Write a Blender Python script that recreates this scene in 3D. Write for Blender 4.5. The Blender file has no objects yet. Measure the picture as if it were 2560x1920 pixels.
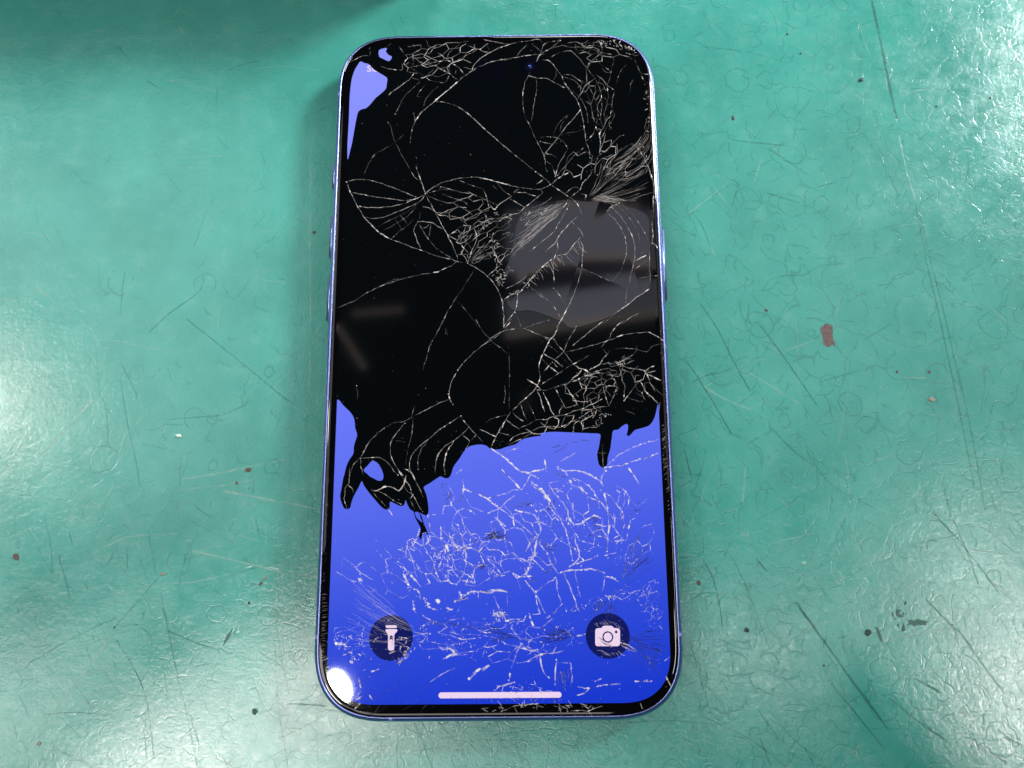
import bpy, bmesh, math, random
from mathutils import Vector, Matrix, noise
from mathutils.geometry import tessellate_polygon, delaunay_2d_cdt

# One Blender unit is one centimetre.  The phone lies on the mat (z = 0), its
# centre at the origin, its top edge towards +Y.
S = bpy.context.scene
S.unit_settings.system = 'METRIC'
S.unit_settings.scale_length = 0.01
S.unit_settings.length_unit = 'CENTIMETERS'
COL = S.collection
R = random.Random(7)

# ------------------------------------------------------------------ camera
cd = bpy.data.cameras.new('camera')
cam = bpy.data.objects.new('camera', cd)
COL.objects.link(cam)
cam.location = (0.4157, -4.4558, 17.2897)
cam.rotation_euler = (0.216236, 0.00823, -0.008043)
cd.sensor_width = 36.0
cd.lens = 28.8281
cd.clip_start = 0.5
cd.clip_end = 500
S.camera = cam

# ------------------------------------------------------------------ world, exposure
W = bpy.data.worlds.new('World')
S.world = W
W.use_nodes = True
bg = W.node_tree.nodes['Background']
bg.inputs['Color'].default_value = (0.85, 0.95, 1.0, 1)
bg.inputs['Strength'].default_value = 0.022
S.view_settings.view_transform = 'Standard'
S.view_settings.look = 'None'
S.view_settings.exposure = 0.0
S.view_settings.gamma = 1.0
S.cycles.max_bounces = 6
S.cycles.caustics_reflective = False

# ------------------------------------------------------------------ lamps
def lamp(name, loc, target, size, power, color=(1, 1, 1), size_y=None, spin=0.0, shape=None):
    ld = bpy.data.lights.new(name, 'AREA')
    ld.shape = shape or ('RECTANGLE' if size_y else 'DISK')
    ld.size = size
    if size_y:
        ld.size_y = size_y
    ld.energy = power
    ld.color = color
    o = bpy.data.objects.new(name, ld)
    COL.objects.link(o)
    o.location = loc
    q = (Vector(target) - Vector(loc)).to_track_quat('-Z', 'Y')
    o.rotation_euler = (q.to_matrix() @ Matrix.Rotation(spin, 3, 'Z')).to_euler()
    return o

def mirrored(x, y, h):
    """where a lamp at height h stands when its reflection in the glass is seen at (x, y)"""
    c = cam.location
    k = (h - 0.78) / (c.z - 0.78)
    return Vector((x + (x - c.x) * k, y + (y - c.y) * k, h))

def key(name, x, y, h, share, size, color, size_y=None, spin=0.0):
    """a lamp named by the spot where the camera sees it mirrored; share = white lit by it at the phone"""
    loc = mirrored(x, y, h)
    return lamp(name, loc, (0, 0, 0), size, math.pi ** 2 * loc.length_squared * share, color, size_y, spin)
def panel_light(name, x, y, wx, wy, h, L, color, spin=0.0, shape=None):
    """a flat area lamp facing down, wx by wy where its mirror image is seen, of radiance L"""
    k = (h - 0.78) / (cam.location.z - 0.78) + 1
    loc = mirrored(x, y, h)
    return lamp(name, loc, loc - Vector((0, 0.0001, 50)), wx * k, L * math.pi * wx * wy * k * k, color, wy * k, spin, shape)
# bench lamp whose reflection sits on the lower left corner of the glass, and its neighbour
panel_light('bench_lamp', -3.03, -6.70, 0.36, 0.62, 60, 260, (1, 0.97, 0.92), math.radians(30), 'ELLIPSE')
key('bench_lamp', -5.9, -9.2, 55, 0.15, 9.0, (1, 0.90, 0.84), 5.0)
# lights of the workshop ceiling
key('ceiling_light', -12.4, -0.9, 70, 0.13, 4.5, (1, 0.91, 0.83), 10.0)
key('ceiling_light', 11.7, -7.5, 70, 0.17, 5.0, (1, 0.93, 0.90), 9.0)
key('ceiling_light', 10.0, -4.8, 70, 0.07, 14.0, (1, 0.98, 0.96), 3.0)  # added with the next so the sheen leaves a dark gap
key('ceiling_light', 5.0, -6.2, 70, 0.038, 9.0, (1, 1, 1), 3.0)
key('side_fill', -17, 6.0, 34, 0.09, 16.0, (1, 1, 1))  # soft fill added from both sides, no lamp seen there
key('side_fill', 16.5, 12.0, 30, 0.05, 16.0, (1, 1, 1))
# unseen spots added at the back, cones cut to leave the mat's front darker
def shaping_spot(loc, aim, share, cone, blend, soft):
    ld = bpy.data.lights.new('shaping_spot', 'SPOT')
    ld.spot_size = math.radians(cone)
    ld.spot_blend = blend
    ld.shadow_soft_size = soft
    ld.color = (0.96, 1.0, 1.0)
    d = Vector(loc).length
    ld.energy = 4 * math.pi ** 2 * d * d * share * d / loc[2]
    o = bpy.data.objects.new('shaping_spot', ld); COL.objects.link(o)
    o.location = loc
    o.rotation_euler = (Vector(aim) - Vector(loc)).to_track_quat('-Z', 'Y').to_euler()
shaping_spot(mirrored(18.5, 10.0, 56), (4, 25.5, 0), 0.80, 31.5, 0.38, 11)
shaping_spot(mirrored(-12.5, 15.0, 50), (-5, 26, 0), 0.15, 29, 0.5, 9)
shaping_spot(mirrored(2.0, 16.0, 50), (1, 27, 0), 0.20, 30, 0.5, 9)
panel_light('haze_panel', -9.3, 0.8, 10.0, 9.8, 75, 1.4, (1, 1, 1))  # wide panels added overhead to lay a pale haze on the mat
panel_light('haze_panel', -8.4, -7.9, 8.6, 3.6, 75, 6.5, (1.05, 0.98, 0.95))
panel_light('haze_panel', -0.8, -9.4, 6.0, 2.6, 75, 4.0, (1.05, 0.98, 0.95))
panel_light('haze_panel', 9.6, 1.6, 10.6, 9.0, 75, 0.68, (1, 1, 1))
# pale ceiling fields mirrored in the loose shard
panel_light('ceiling_field', 2.05, 2.42, 3.7, 1.16, 60, 0.68, (0.94, 0.96, 1.18))
panel_light('ceiling_field', 2.05, 0.92, 3.8, 0.62, 60, 0.72, (0.94, 0.96, 1.16), math.radians(8))
panel_light('ceiling_trim', 2.15, 3.06, 1.9, 0.20, 60, 0.80, (1.15, 0.95, 0.90))
panel_light('ceiling_trim', 2.15, 1.74, 3.4, 0.20, 60, 0.80, (1.15, 0.95, 0.90))
panel_light('ceiling_trim', 2.05, 0.50, 3.8, 0.22, 60, 0.90, (1.15, 0.95, 0.88), math.radians(8))
panel_light('ceiling_trim', -2.5, 0.76, 1.1, 0.16, 60, 0.55, (1.15, 0.9, 0.80), math.radians(5))

panel_light('ceiling_trim', -3.05, 0.00, 0.13, 1.15, 60, 0.75, (1.15, 0.92, 0.84), math.radians(33))  # strip lamp put in for a slanted streak mirrored on the glass
panel_light('ceiling_trim', 0.6, -1.2, 0.05, 0.4, 60, 0.5, (1.15, 0.92, 0.84))

# ------------------------------------------------------------------ traced data (hundredths of a millimetre on the plane they lie on)
CRACKS = """
90 42:-442,6464 -716,6255 -1135,5861 -1385,5632 -1654,5380 -1797,5152
50 25:-1797,5152 -1856,4969 -1892,4650
60 25:-1385,5643 -1175,5629 -881,5532 -586,5297 -294,4995 -3,4717 351,4373
30 17:-2403,5159 -2316,4998 -2247,4723 -2072,4336 -1858,3951
50 25:-1758,4084 -1671,3793
60 25:-2586,6540 -2414,6467 -2116,6439 -2097,6558 -1994,6723 -1783,6815 -1656,6838 -1484,6740 -1292,6642 -1143,6664 -1015,6638
50 17:-1973,6722 -2061,6843 -2193,7037
50 25:-1994,6723 -1868,6769 -1695,6623 -1546,6574 -1313,6642
60 25:-1635,6837 -1486,6859 -1402,6978 -1253,7024 -1083,7117 -848,7114 -613,7147
40 17:-1101,6687 -1039,6877 -827,7066
50 25:-1315,6857 -1144,6735 -1015,6614 -845,6493 -717,6326
50 25:-951,6613 -718,6753 -442,6929 -634,7039
50 25:-421,6940 -229,6866 -123,6864 91,6981 373,7073
60 25:-123,6864 -293,6747 -399,6653 -505,6512 -526,6418
50 25:-442,6464 -187,6579 4,6636 369,6691
40 17:-229,7082 -123,6888
60 25:-250,7178 27,7114 304,7050 373,7097
60 25:-1354,6524 -1204,6427 -1034,6330 -928,6234 -843,6162
40 17:-1034,6330 -1096,6166 -1180,6096 -1307,6133 -1476,6171 -1583,6255 -1776,6387 -1948,6508
40 17:-1584,6267 -1458,6383 -1375,6477
60 25:-1839,6341 -1963,6177 -2191,5992 -2336,5877 -2418,5785
40 17:-1709,6174 -1901,6247
40 17:-1708,6127 -1874,5965 -2060,5757 -2180,5480 -2240,5342
30 17:-1264,6027 -1431,5889 -1554,5704 -1634,5449
30 17:-1560,6078 -1704,5892 -1766,5776 -1660,5763
40 17:-1797,5152 -1832,5359
50 25:-3290,6645 -3144,6738 -3019,6808 -2827,6806
30 17:-2854,6998 -2838,6806
50 25:-2366,7123 -2470,7016 -2554,6958
40 17:-1874,7104 -1785,6935 -1677,6838
50 17:-1576,7196 -1509,7027 -1359,6977
40 25:-717,6491 -548,6442 -442,6464
15 42:-2041,4834 -2245,4632 -2449,4498 -2653,4388 -2792,4164 -2887,3897
50 17:-353,5041 -41,4740 350,4373 962,3828 1063,3738
70 25:-353,6712 -247,6771 -119,6852 73,6957 286,7038 500,7108 714,7129 906,7174 1013,7161 1055,7088
40 17:-268,7190 -33,7127 286,7062
60 25:-353,6487 -184,6591 8,6648 241,6692 475,6725 667,6758 965,6790 1113,6788
50 25:475,6737 562,6879 734,7056
50 25:1007,6777 1052,6944 1096,7039 1225,7110 1396,7119 1461,7179 1548,7226
50 25:841,7055 1009,6873
80 33:920,6612 985,6754 1029,6801
50 25:1007,6801 1179,6894 1352,7036 1482,7154
40 17:1051,6848 1265,6941 1501,7010 1691,6959 1989,6955 2200,6904 2410,6806 2621,6767
50 17:1111,6657 1261,6726 1455,6843 1689,6875 1835,6742 1937,6598 2039,6454 2160,6264 2221,6169
60 25:1048,6658 1175,6644 1279,6559 1382,6392 1484,6226 1564,6013 1706,5801 1807,5636 1875,5427 1921,5196 1955,4920 1978,4624
40 17:1382,6392 1336,6227 1292,6134
60 25:702,6165 746,6259 893,6198 1146,6183 1333,6063 1541,5943
40 17:746,6271 801,6424 833,6447
40 17:724,6236 659,6095 603,5792 600,5536 650,5258 751,5027 871,4706 952,4524 1052,4319 1069,4139 1087,3982 1127,3893
30 17:914,6186 909,5858 841,5533 817,5302 751,5027
60 25:1052,4319 1199,4498 1369,4723 1562,4994 1733,5198 1885,5404
50 25:1807,5636 1917,5821 2027,6007 2221,6169
50 17:1506,6272 1675,6270 1841,6150 1985,6031 2108,5912 2207,5701 2261,5422 2265,5191 2196,4986
40 17:1505,6225 1714,6152 1879,5985 2021,5797 2099,5586 2133,5331 2188,5078
40 17:1544,6060 1666,5895 1872,5705 1971,5518 2028,5286 2042,5057
50 17:2221,6169 2300,6003 2355,5746 2357,5467 2317,5191 2351,4961
40 17:2026,5983 2043,6218 2038,6407 2170,6595 2367,6806
50 17:1800,7078 1991,7051 2184,7072 2270,7095 2415,6973
50 17:1798,6982 2011,6979 2246,6999 2414,6949
40 17:1801,7102 1818,6933 1858,6813
40 17:2056,7074 2010,6931 1964,6812
40 17:2183,7048 2136,6905 2091,6810
50 17:2414,6949 2388,6806 2193,6642 2040,6478
40 17:2662,6731 2657,6588 2609,6423 2570,6211 2489,5977
40 17:2277,6641 2379,6497 2544,6376 2573,6305 2458,6330 2398,6426
60 25:2245,6262 2389,6143 2489,6001 2632,5882
40 17:2488,5954 2512,5743 2474,5535 2404,5305 2420,5143
40 17:2653,5858 2603,5649 2575,5418
50 25:2526,5211 2573,5372 2632,5279 2586,5141 2498,5005 2558,4936 2495,4913
60 25:2207,4986 2225,4894 2350,4915 2417,5052 2483,5166 2548,5234
70 33:2195,4940 2328,4893 2284,4802 2301,4665 2269,4327
60 25:1978,4624 2095,4736 2160,4826 2195,4940
50 17:1978,4624 1922,4466 1711,4289 1541,4066 1415,3934 1309,3757
50 17:1978,4624 2044,4397 2059,4194 2014,4060
50 17:872,4729 1100,4749 1307,4735 1451,4653 1551,4516 1570,4426 1441,4202 1334,3979 1289,3757
40 17:1391,4768 1600,4834 1809,4877 1956,4932
30 17:974,4637 1221,4566 1367,4586
50 25:1073,4342 1217,4317 1359,4225
50 17:1091,4184 1212,4070 1271,3913 1289,3757
30 17:1267,4769 1311,4929 1419,5110 1590,5292
40 17:1414,4859 1459,5041 1611,5292
50 17:2300,4643 2366,4778 2434,4937 2524,5142
60 25:3001,4566 3158,4383 3271,4135 3344,3910 3395,3689
60 25:3125,6653 3200,6415 3279,6272 3510,6246
50 25:2961,6798 3149,6724 3257,6770
60 25:3238,6296 3314,6107 3435,5988 3491,5824
30 25:3105,6157 3016,6017 2986,5784
30 17:2951,6513 2818,6373 2749,6209 2700,6021
40 17:2254,3834 2532,4166 2748,4433 3001,4566
40 17:2014,4060 2205,4237 2438,4437 2717,4728 2864,4772
70 25:-3262,3715 -3182,3492 -3028,3182 -2856,2896 -2646,2654 -2480,2501 -2274,2380
95 42:-2480,2512 -2377,2435 -2285,2387
50 25:-2274,2380 -2009,2281 -1806,2193 -1603,2116 -1300,1995 -977,1906 -817,1851 -616,1817
50 25:-3272,3726 -3068,3779 -2801,3765 -2552,3695 -2262,3581 -1972,3455 -1704,3331
60 25:-3182,3481 -2955,3434 -2645,3364 -2337,3317 -1969,3268 -1765,3299 -1542,3406
60 25:-3007,3160 -2781,3113 -2475,3110 -2211,3139 -1967,3213 -1765,3299
50 25:-2856,2896 -2631,2861 -2388,2901 -2126,3018 -1823,3146 -1641,3253 -1541,3395
30 17:-2585,2654 -2325,2803 -2023,2951 -1802,3102 -1662,3232
30 17:-2461,2566 -2201,2714 -1941,2885 -1741,3101
30 17:-2254,2391 -2076,2561 -1897,2711 -1777,2840
20 17:-2205,2888 -2162,2801 -2100,2713 -2015,2539
20 17:-2105,2952 -2001,2842 -1897,2711
80 33:-1714,3941 -1628,3695 -1542,3428
50 25:-1858,3943 -1795,3830 -1690,3740
60 25:-1542,3406 -1437,3207 -1311,2965 -1187,2724 -1042,2442 -919,2183 -837,1968 -817,1862
40 17:-1638,3012 -1675,2795
70 25:-1695,2774 -1553,2783 -1370,2737 -1288,2671 -1125,2594
50 25:-1695,2774 -1754,2666 -1772,2558 -1708,2363 -1603,2126
40 25:-1663,2708 -1590,2577 -1466,2382 -1343,2209 -1160,2057 -978,1949 -897,1894
40 17:-1410,2749 -1428,2575 -1456,2382
50 25:-1653,2708 -1591,2621 -1510,2641 -1450,2706
60 25:-1599,3121 -1476,3098 -1353,3031 -1230,2920 -1128,2919 -1005,2852
50 25:-1542,3406 -1360,3581 -1156,3689 -869,3763 -500,3803 -253,3767 13,3686 344,3582
50 25:-1522,3450 -1339,3592 -1114,3556 -806,3464 -519,3394 -294,3303 11,3146
40 17:-1500,3384 -1274,3271 -1069,3203 -906,3190 -743,3089 -579,2978 -437,2824
40 17:-1501,3428 -1216,3513 -1011,3521
40 17:-1194,3424 -989,3334 -805,3276 -662,3198 -539,3065
40 17:-869,3763 -663,3661 -397,3558 -253,3501
50 25:-274,3501 -213,3324 -172,3170 -173,3017 -396,2954 -538,2869 -640,2826 -690,2729
50 25:-690,2729 -802,2850 -945,2895 -1128,2919
60 25:-1270,2910 -1149,2985 -1047,3027 -824,3101
70 33:-152,3170 -91,3082 -30,3037 72,3167 343,3340
40 17:13,3686 135,3496 343,3340
40 17:-69,3587 33,3476
70 25:-618,2523 -416,2650 -295,2736 -173,2799 91,2840 339,2880
50 25:-1022,2441 -902,2526 -618,2501
60 25:-1063,2496 -982,2419 -819,2310 -698,2159 -617,2072 -576,2008
50 25:-799,2353 -719,2438 -659,2523
40 17:-719,2416 -617,2265 -516,2114
50 17:-945,2895 -741,2828 -619,2674 -578,2587
60 25:-838,2011 -757,2031 -697,2137
50 25:-757,2031 -677,1966 -616,1838
70 25:-616,1817 -556,1986 -516,2135 -456,2242 -416,2413 -477,2608
50 17:-616,1817 -435,1900 -255,2004
60 25:-817,1862 -976,1757 -1196,1654 -1235,1633
95 50:-1345,1614 -1235,1629
40 25:-1335,1603 -1595,1574 -1854,1514 -2211,1413 -2488,1311 -2763,1167 -2997,1003 -3369,841
60 25:-616,1817 -435,1709 -255,1580 -96,1410 23,1221 102,1011 140,742 148,495 157,374
30 25:-455,1688 -595,1458 -733,1229 -891,980 -1047,713 -1182,406
20 17:-871,1022 -691,812 -493,563 -394,398
70 33:-195,1517 -55,1642 5,1747 26,1874 -34,2044 -114,2195
20 25:-2488,1311 -2212,1455 -2073,1474
70 25:-352,3779 -147,3732 201,3628 466,3559 671,3517 957,3498 1204,3616
90 33:877,3620 1021,3718
50 25:860,3909 982,3819 1123,3684 1204,3594 1385,3459 1605,3281
80 33:1204,3616 1288,3704 1412,3791 1558,3867 1661,3900
70 25:956,3487 996,3398 810,3224 625,3073 501,2944 257,2881
70 25:1605,3281 1725,3170 1802,3016 1859,2862
70 25:1605,3281 1689,3368 1835,3498 1880,3630 2006,3762 2092,3894
50 25:1485,3381 1631,3501 1734,3544 1835,3476
60 25:1909,3211 1954,3342 1893,3365 1812,3388
60 25:1564,3259 1521,3150 1417,3020 1271,2826 1065,2676 778,2421 494,2209
50 25:1584,3237 1550,3062 1433,2846 1328,2673 1244,2502 937,2247 693,2036
70 33:1757,2842 1633,2735 1468,2564 1322,2371 1259,2243 1137,2138 1034,2032
60 25:1613,2735 1692,2647 1790,2538 1876,2365
80 33:1827,2387 1744,2302 1641,2196 1557,2069 1495,1985 1294,1944 1131,1840 1009,1735
80 33:1009,1735 887,1610 766,1485 665,1360 584,1256 483,1132 304,1092 184,1010
60 25:1322,2371 1300,2243 1317,2114 1254,1966 1211,1818 1206,1564 1222,1333
50 25:1784,2302 1850,2151 1825,1938 1808,1684 1741,1390 1655,1161 1550,913 1488,789 1386,625 1263,380
80 33:1488,789 1406,625 1324,482 1263,380
40 17:1808,1663 2044,1555 2279,1426 2436,1362 2582,1528 2685,1632
50 25:2408,2900 2564,2746 2679,2550 2752,2355 2774,2141 2756,1928 2644,1612
40 25:2494,3051 2650,2875 2802,2613 2913,2353 2953,2096 2933,1841 2861,1546 2814,1358 2747,1170 2717,900
30 17:2558,3138 2773,2917 2927,2698 3037,2438 3088,2201
30 17:2660,3158 2896,2937 3048,2697 3198,2414 3271,2242
70 33:2369,2944 2495,3073 2598,3115
95 42:2962,1819 3095,1892 3197,1944
30 17:2883,1588 3048,1713 3192,1817
30 17:3059,1988 3243,2071
60 25:3363,3879 3414,3656 3425,3435 3393,3172 3387,2823 3339,2650 3360,2434 3330,2220
70 25:3250,2242 3330,2220 3407,2155 3443,2069
40 25:3269,2199 3256,1922 3243,1605 3249,1290
50 25:3015,1418 3257,1479 3436,1477
80 33:3266,1227 3102,1104 2939,1002 2735,838 2492,675
50 25:2735,838 2512,675 2289,493 2068,362
40 25:3004,670 2803,569 2521,388
50 25:184,1010 124,907 143,700 162,577 151,412
60 25:141,392 280,596 380,718 421,863 443,1091
40 25:380,718 477,512 515,370
40 17:593,369 831,467 1088,526
60 25:840,1107 997,1002
50 17:762,1213 939,1086 1154,896 1231,771 1345,564
50 25:1200,1229 1336,1060 1469,831
50 25:186,1219 345,1301 526,1404 626,1486
60 25:384,3449 465,3426 629,3424 791,3356 913,3333
60 33:383,3405 425,3471 507,3514
50 25:260,3297 422,3207 604,3084
40 25:-1125,561 -1221,337 -1394,13 -1468,-289 -1543,-509
50 25:-972,-1131 -983,-973 -956,-814 -841,-576 -686,-358 -491,-158 -296,2 -99,121 98,282 177,322
80 33:-1002,-1032 -972,-1131 -904,-1249
50 25:-972,-1131 -1203,-1227 -1433,-1342 -1682,-1477
80 25:139,548 147,364 296,505
60 25:157,323 236,342 318,341
40 25:-1758,-1515 -1911,-1592 -2141,-1629 -2349,-1763 -2517,-1897 -2646,-2069 -2736,-2260 -2772,-2336
40 17:-1686,-1242 -1740,-1437 -1758,-1535
60 25:-1881,-1631 -1984,-1747 -2096,-1881 -2169,-2035 -2175,-2208 -2123,-2380 -2024,-2534 -1907,-2686
50 25:-2772,-2336 -2582,-2328 -2391,-2330 -2256,-2398 -2138,-2533 -2002,-2686
40 25:-2772,-2336 -2757,-2508 -2704,-2679
50 25:-2791,-2336 -2919,-2487 -2970,-2677
60 25:-739,-1486 -892,-1582 -1064,-1697 -1254,-1831 -1424,-1984 -1594,-2117 -1725,-2269 -1779,-2441 -1776,-2593
50 25:-1424,-2003 -1536,-2156 -1609,-2366 -1596,-2575
60 25:-584,-1721 -679,-1836 -870,-1989 -1060,-2103 -1192,-2274 -1247,-2445 -1253,-2673
80 33:-889,-2008 -964,-2123 -1039,-2276 -1075,-2485 -1054,-2675
50 25:-758,-1505 -584,-1702 -488,-1819 -430,-1877 -526,-1992
50 25:-698,-1894 -564,-2011 -640,-2164
40 17:-411,-1897 -296,-2033
70 33:-373,-1762 -201,-1841 -29,-1920
40 17:-296,-1665 -104,-1551 88,-1494 223,-1476
50 25:281,-1398 184,-1573 106,-1727 -9,-1881 -67,-2016 -144,-2169
60 17:154,-845 164,-1043 144,-1220
30 17:252,-166 258,-667 243,-1358
80 33:-1891,-2554 -1757,-2612 -1718,-2688
30 17:-434,554 -296,307 -99,81 57,-42 222,-186
30 17:-2897,-835 -2869,-994 -2871,-1171
30 17:-1855,-2478 -1822,-2211 -1733,-1827 -1720,-1477
30 17:-2075,-1988 -1902,-2003
30 17:-1083,376 -1003,171
50 25:-351,-38 -175,102 3,243 160,312 357,351 574,359
50 25:132,548 151,364
60 25:300,546 151,364
40 17:448,545 515,380
60 25:574,359 750,276 906,213 1062,150 1160,139
50 25:574,359 831,459 1108,538
80 33:1364,535 1282,372 1200,210 1100,89 1019,-73 938,-233 897,-333 866,-474 892,-674
90 42:1003,151 1100,99
50 25:1179,129 1274,-14 1389,-147 1521,-340 1578,-421
40 25:1059,8 1214,-115 1366,-298 1499,-440
50 25:1389,-147 1451,4 1574,226 1676,409
50 25:1567,-38 1707,82 1908,243 2069,384 2270,526
60 25:1447,-158 1703,-100 1998,-22 2255,57 2334,76 2592,185 2869,233 3163,250 3336,167 3487,44
60 25:2153,-64 2274,56 2355,137 2399,258 2542,420 2664,522
80 33:892,-674 851,-832 772,-950 615,-1107 459,-1243 323,-1379
70 33:932,-634 1051,-475 1150,-376
50 25:1210,-316 1309,-237 1389,-157
50 25:978,-193 1093,-275 1209,-337 1362,-479
40 25:918,-293 1090,-476 1262,-617
90 42:1109,-476 1262,-607
80 33:1189,-397 1236,-467
60 25:1578,-421 1735,-342 1914,-233
60 25:1578,-421 1400,-519 1301,-598 1085,-735 889,-852
95 50:620,-731 774,-831 907,-942
60 25:1577,-431 1692,-502 1789,-523 1903,-604 1960,-664
80 42:1471,-809 1590,-700 1709,-602 1770,-523 1885,-584
80 42:1471,-809 1647,-761 1785,-682 1941,-644 2117,-596
50 25:810,-961 1004,-962 1198,-905 1354,-857 1471,-809
60 25:1905,-564 2023,-485 2142,-426 2204,-306 2285,-227 2347,-127
50 25:2211,-105 2285,-227
40 17:2406,-107 2621,-89 2874,-112 3106,-175 3228,-55 3426,4
50 25:2917,-31 2892,-152 2770,-272 2573,-330
60 25:2279,-408 2473,-430 2667,-422 2845,-353
50 25:2494,-370 2550,-450 2722,-512 2857,-533 3069,-576
60 25:2529,-470 2562,-630 2577,-770 2631,-870 2605,-1047 2599,-1205
60 25:2273,-568 2367,-668 2440,-808 2456,-888
50 25:2184,-925 2321,-886 2456,-898
50 25:2476,-888 2411,-1065 2287,-1319
50 25:2599,-1205 2741,-1029 2864,-852 3024,-734
80 42:2944,-793 2998,-893 3050,-1012 3161,-1131 3290,-1251
60 25:3068,-596 3121,-716 3155,-835 3228,-935 3412,-1114
90 50:3049,-595 3149,-516 3248,-477
80 42:3106,-616 3283,-578
80 42:3104,-656 3237,-717 3389,-788
50 25:2116,-626 2168,-845 2218,-1083 2270,-1260 2297,-1319
60 25:1901,-684 1801,-802 1836,-941 1774,-1079 1790,-1216 1767,-1354
80 33:1723,-821 1799,-881
50 25:1939,-724 1857,-882 1815,-1000
70 33:1889,-1119 1924,-1237 1998,-1356
70 33:829,-990 885,-1109 922,-1267 977,-1424
70 33:945,-1011 1038,-1209 1093,-1367 1168,-1485
80 42:1111,-1445 1168,-1504
60 25:1198,-915 1290,-1133 1365,-1271 1401,-1350 1634,-1274
70 33:1364,-1291 1285,-1388 1264,-1486
80 33:1620,-1057 1667,-1107
70 25:1393,-857 1505,-1036 1598,-1175 1671,-1333
50 25:2164,-944 2084,-1042 2061,-1180
70 25:473,-1750 647,-1674 801,-1579 993,-1580 1129,-1523 1379,-1487 1573,-1410 1767,-1354 1962,-1257 2158,-1161
60 25:203,-2076 319,-1942 472,-1866 683,-1830 876,-1735 1106,-1717 1297,-1739 1491,-1643 1685,-1548 1861,-1433 2056,-1337 2268,-1319
50 25:1032,-1581 992,-1678 933,-1735
50 25:1398,-1506 1337,-1642 1317,-1719
50 25:1748,-1353 1724,-1529 1759,-1665 1735,-1840
50 25:873,-1890 721,-1849 548,-1944 375,-2020 222,-2095
50 25:1544,-1838 1566,-1683 1684,-1587
40 17:479,-1243 553,-1459 628,-1616
40 17:652,-1264 746,-1461 783,-1559
70 33:187,-1573 302,-1671 454,-1770
50 25:323,-1418 418,-1536 552,-1615
60 25:-64,-1997 89,-2017 203,-2057
50 25:32,-1833 223,-1883 338,-1923
60 25:265,-1437 168,-1592 71,-1747 -25,-1920 -122,-2131
40 17:2679,-1127 2812,-1187 2926,-1227
40 17:2611,-1401 2800,-1481
40 17:2837,-1030 2969,-1120
50 25:3298,-1505 3340,-1212
60 33:3444,-37 3485,3 3510,-78
50 25:3428,-379 3463,-259 3516,-360
50 33:3332,-2009 3439,-1962
60 33:3355,-2525 3414,-2469
80 33:-122,-2150 30,-2266 182,-2382 352,-2536 483,-2651
50 25:106,-2267 316,-2192 508,-2136
70 33:961,-2389 977,-2542 957,-2617
80 33:2132,-2571 2303,-2554 2493,-2536 2685,-2462 2857,-2416 3068,-2370 3262,-2277
50 25:2228,-2515 2463,-2307 2695,-2195 2985,-2082 3274,-2008
70 33:1223,-2544 1354,-2640 1409,-2733
70 33:1129,-2524 1241,-2601
60 25:1354,-2640 1544,-2623 1732,-2643 1919,-2738
60 25:483,-2651 710,-2653 900,-2617 977,-2542
40 25:1263,-2449 1417,-2355 1590,-2261
70 25:2128,-2094 2130,-2343 2132,-2552
50 25:2018,-2265 2084,-2285 2198,-2276
80 33:86,-2579 199,-2713 349,-2846 479,-2998
70 33:483,-2639 634,-2660 786,-2623 976,-2587
60 33:479,-2998 575,-2867 672,-2698 822,-2775
70 33:-350,-3094 -200,-3179 -68,-3292 44,-3367
98 67:857,-2982 949,-3095 1059,-3246
60 25:670,-2830 782,-2925 856,-3001
50 25:1059,-3246 1150,-3396 1240,-3582 1348,-3767
50 25:44,-3349 175,-3461 286,-3555 435,-3667 546,-3760 657,-3871 767,-3964
70 33:767,-3964 843,-3836 845,-3726 791,-3578 699,-3484 550,-3446 344,-3407
70 33:749,-3945 636,-4054 560,-4199
80 42:767,-3982 746,-4146 726,-4273 650,-4417 592,-4561 517,-4705
60 33:785,-4000 876,-4129 967,-4221 1038,-4421 1110,-4529 1181,-4638
60 25:-181,-3160 26,-3106 215,-3052 366,-2997 479,-2998
50 25:44,-3367 176,-3238 347,-3109
70 33:-69,-3515 43,-3627 154,-3720
60 33:1427,-2780 1499,-2913 1648,-2970 1722,-3027 1795,-3103
80 50:1649,-2933 1741,-3027
90 58:1874,-2991 1929,-3048
50 25:1502,-2781 1689,-2839 1819,-2934 1910,-3029 1999,-3198 2031,-3385
70 33:1316,-2628 1506,-2630 1694,-2650 1881,-2728 2030,-2823 2120,-2937
70 33:2134,-3087 2175,-3274 2195,-3516 2207,-3737 2182,-3921 2153,-4230
60 33:2187,-2617 2088,-2767 2101,-2937
60 33:1211,-3173 1303,-3267 1393,-3435 1445,-3602 1499,-3676
50 25:1490,-3268 1514,-3473 1520,-3602
50 25:1064,-2984 1213,-3042 1348,-2911 1463,-2856
50 25:971,-2908 1123,-2853 1237,-2816
50 25:1028,-2890 1119,-3041 1230,-3173
70 33:1499,-3694 1667,-3677 1782,-3586 1933,-3532 2044,-3570
60 25:1348,-3767 1381,-3951 1432,-4152 1482,-4406
60 25:1513,-3878 1546,-4062 1615,-4244 1575,-4371 1499,-4460 1387,-4532
60 25:1499,-4460 1704,-4408 1909,-4337 1966,-4301
60 33:1237,-4620 1422,-4586 1644,-4570 1847,-4562 2030,-4609 2121,-4645
70 33:2064,-4699 2228,-4736 2373,-4809
50 25:2100,-4735 2057,-4931 2018,-5002
60 33:2081,-3570 2075,-3773 2145,-3920
50 25:1848,-3881 1962,-3809 2074,-3791
50 25:2366,-2920 2477,-2978 2586,-3072 2638,-3185
60 33:2353,-3276 2444,-3369 2494,-3518 2505,-3740
50 25:2317,-3775 2322,-3628 2345,-3517
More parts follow.
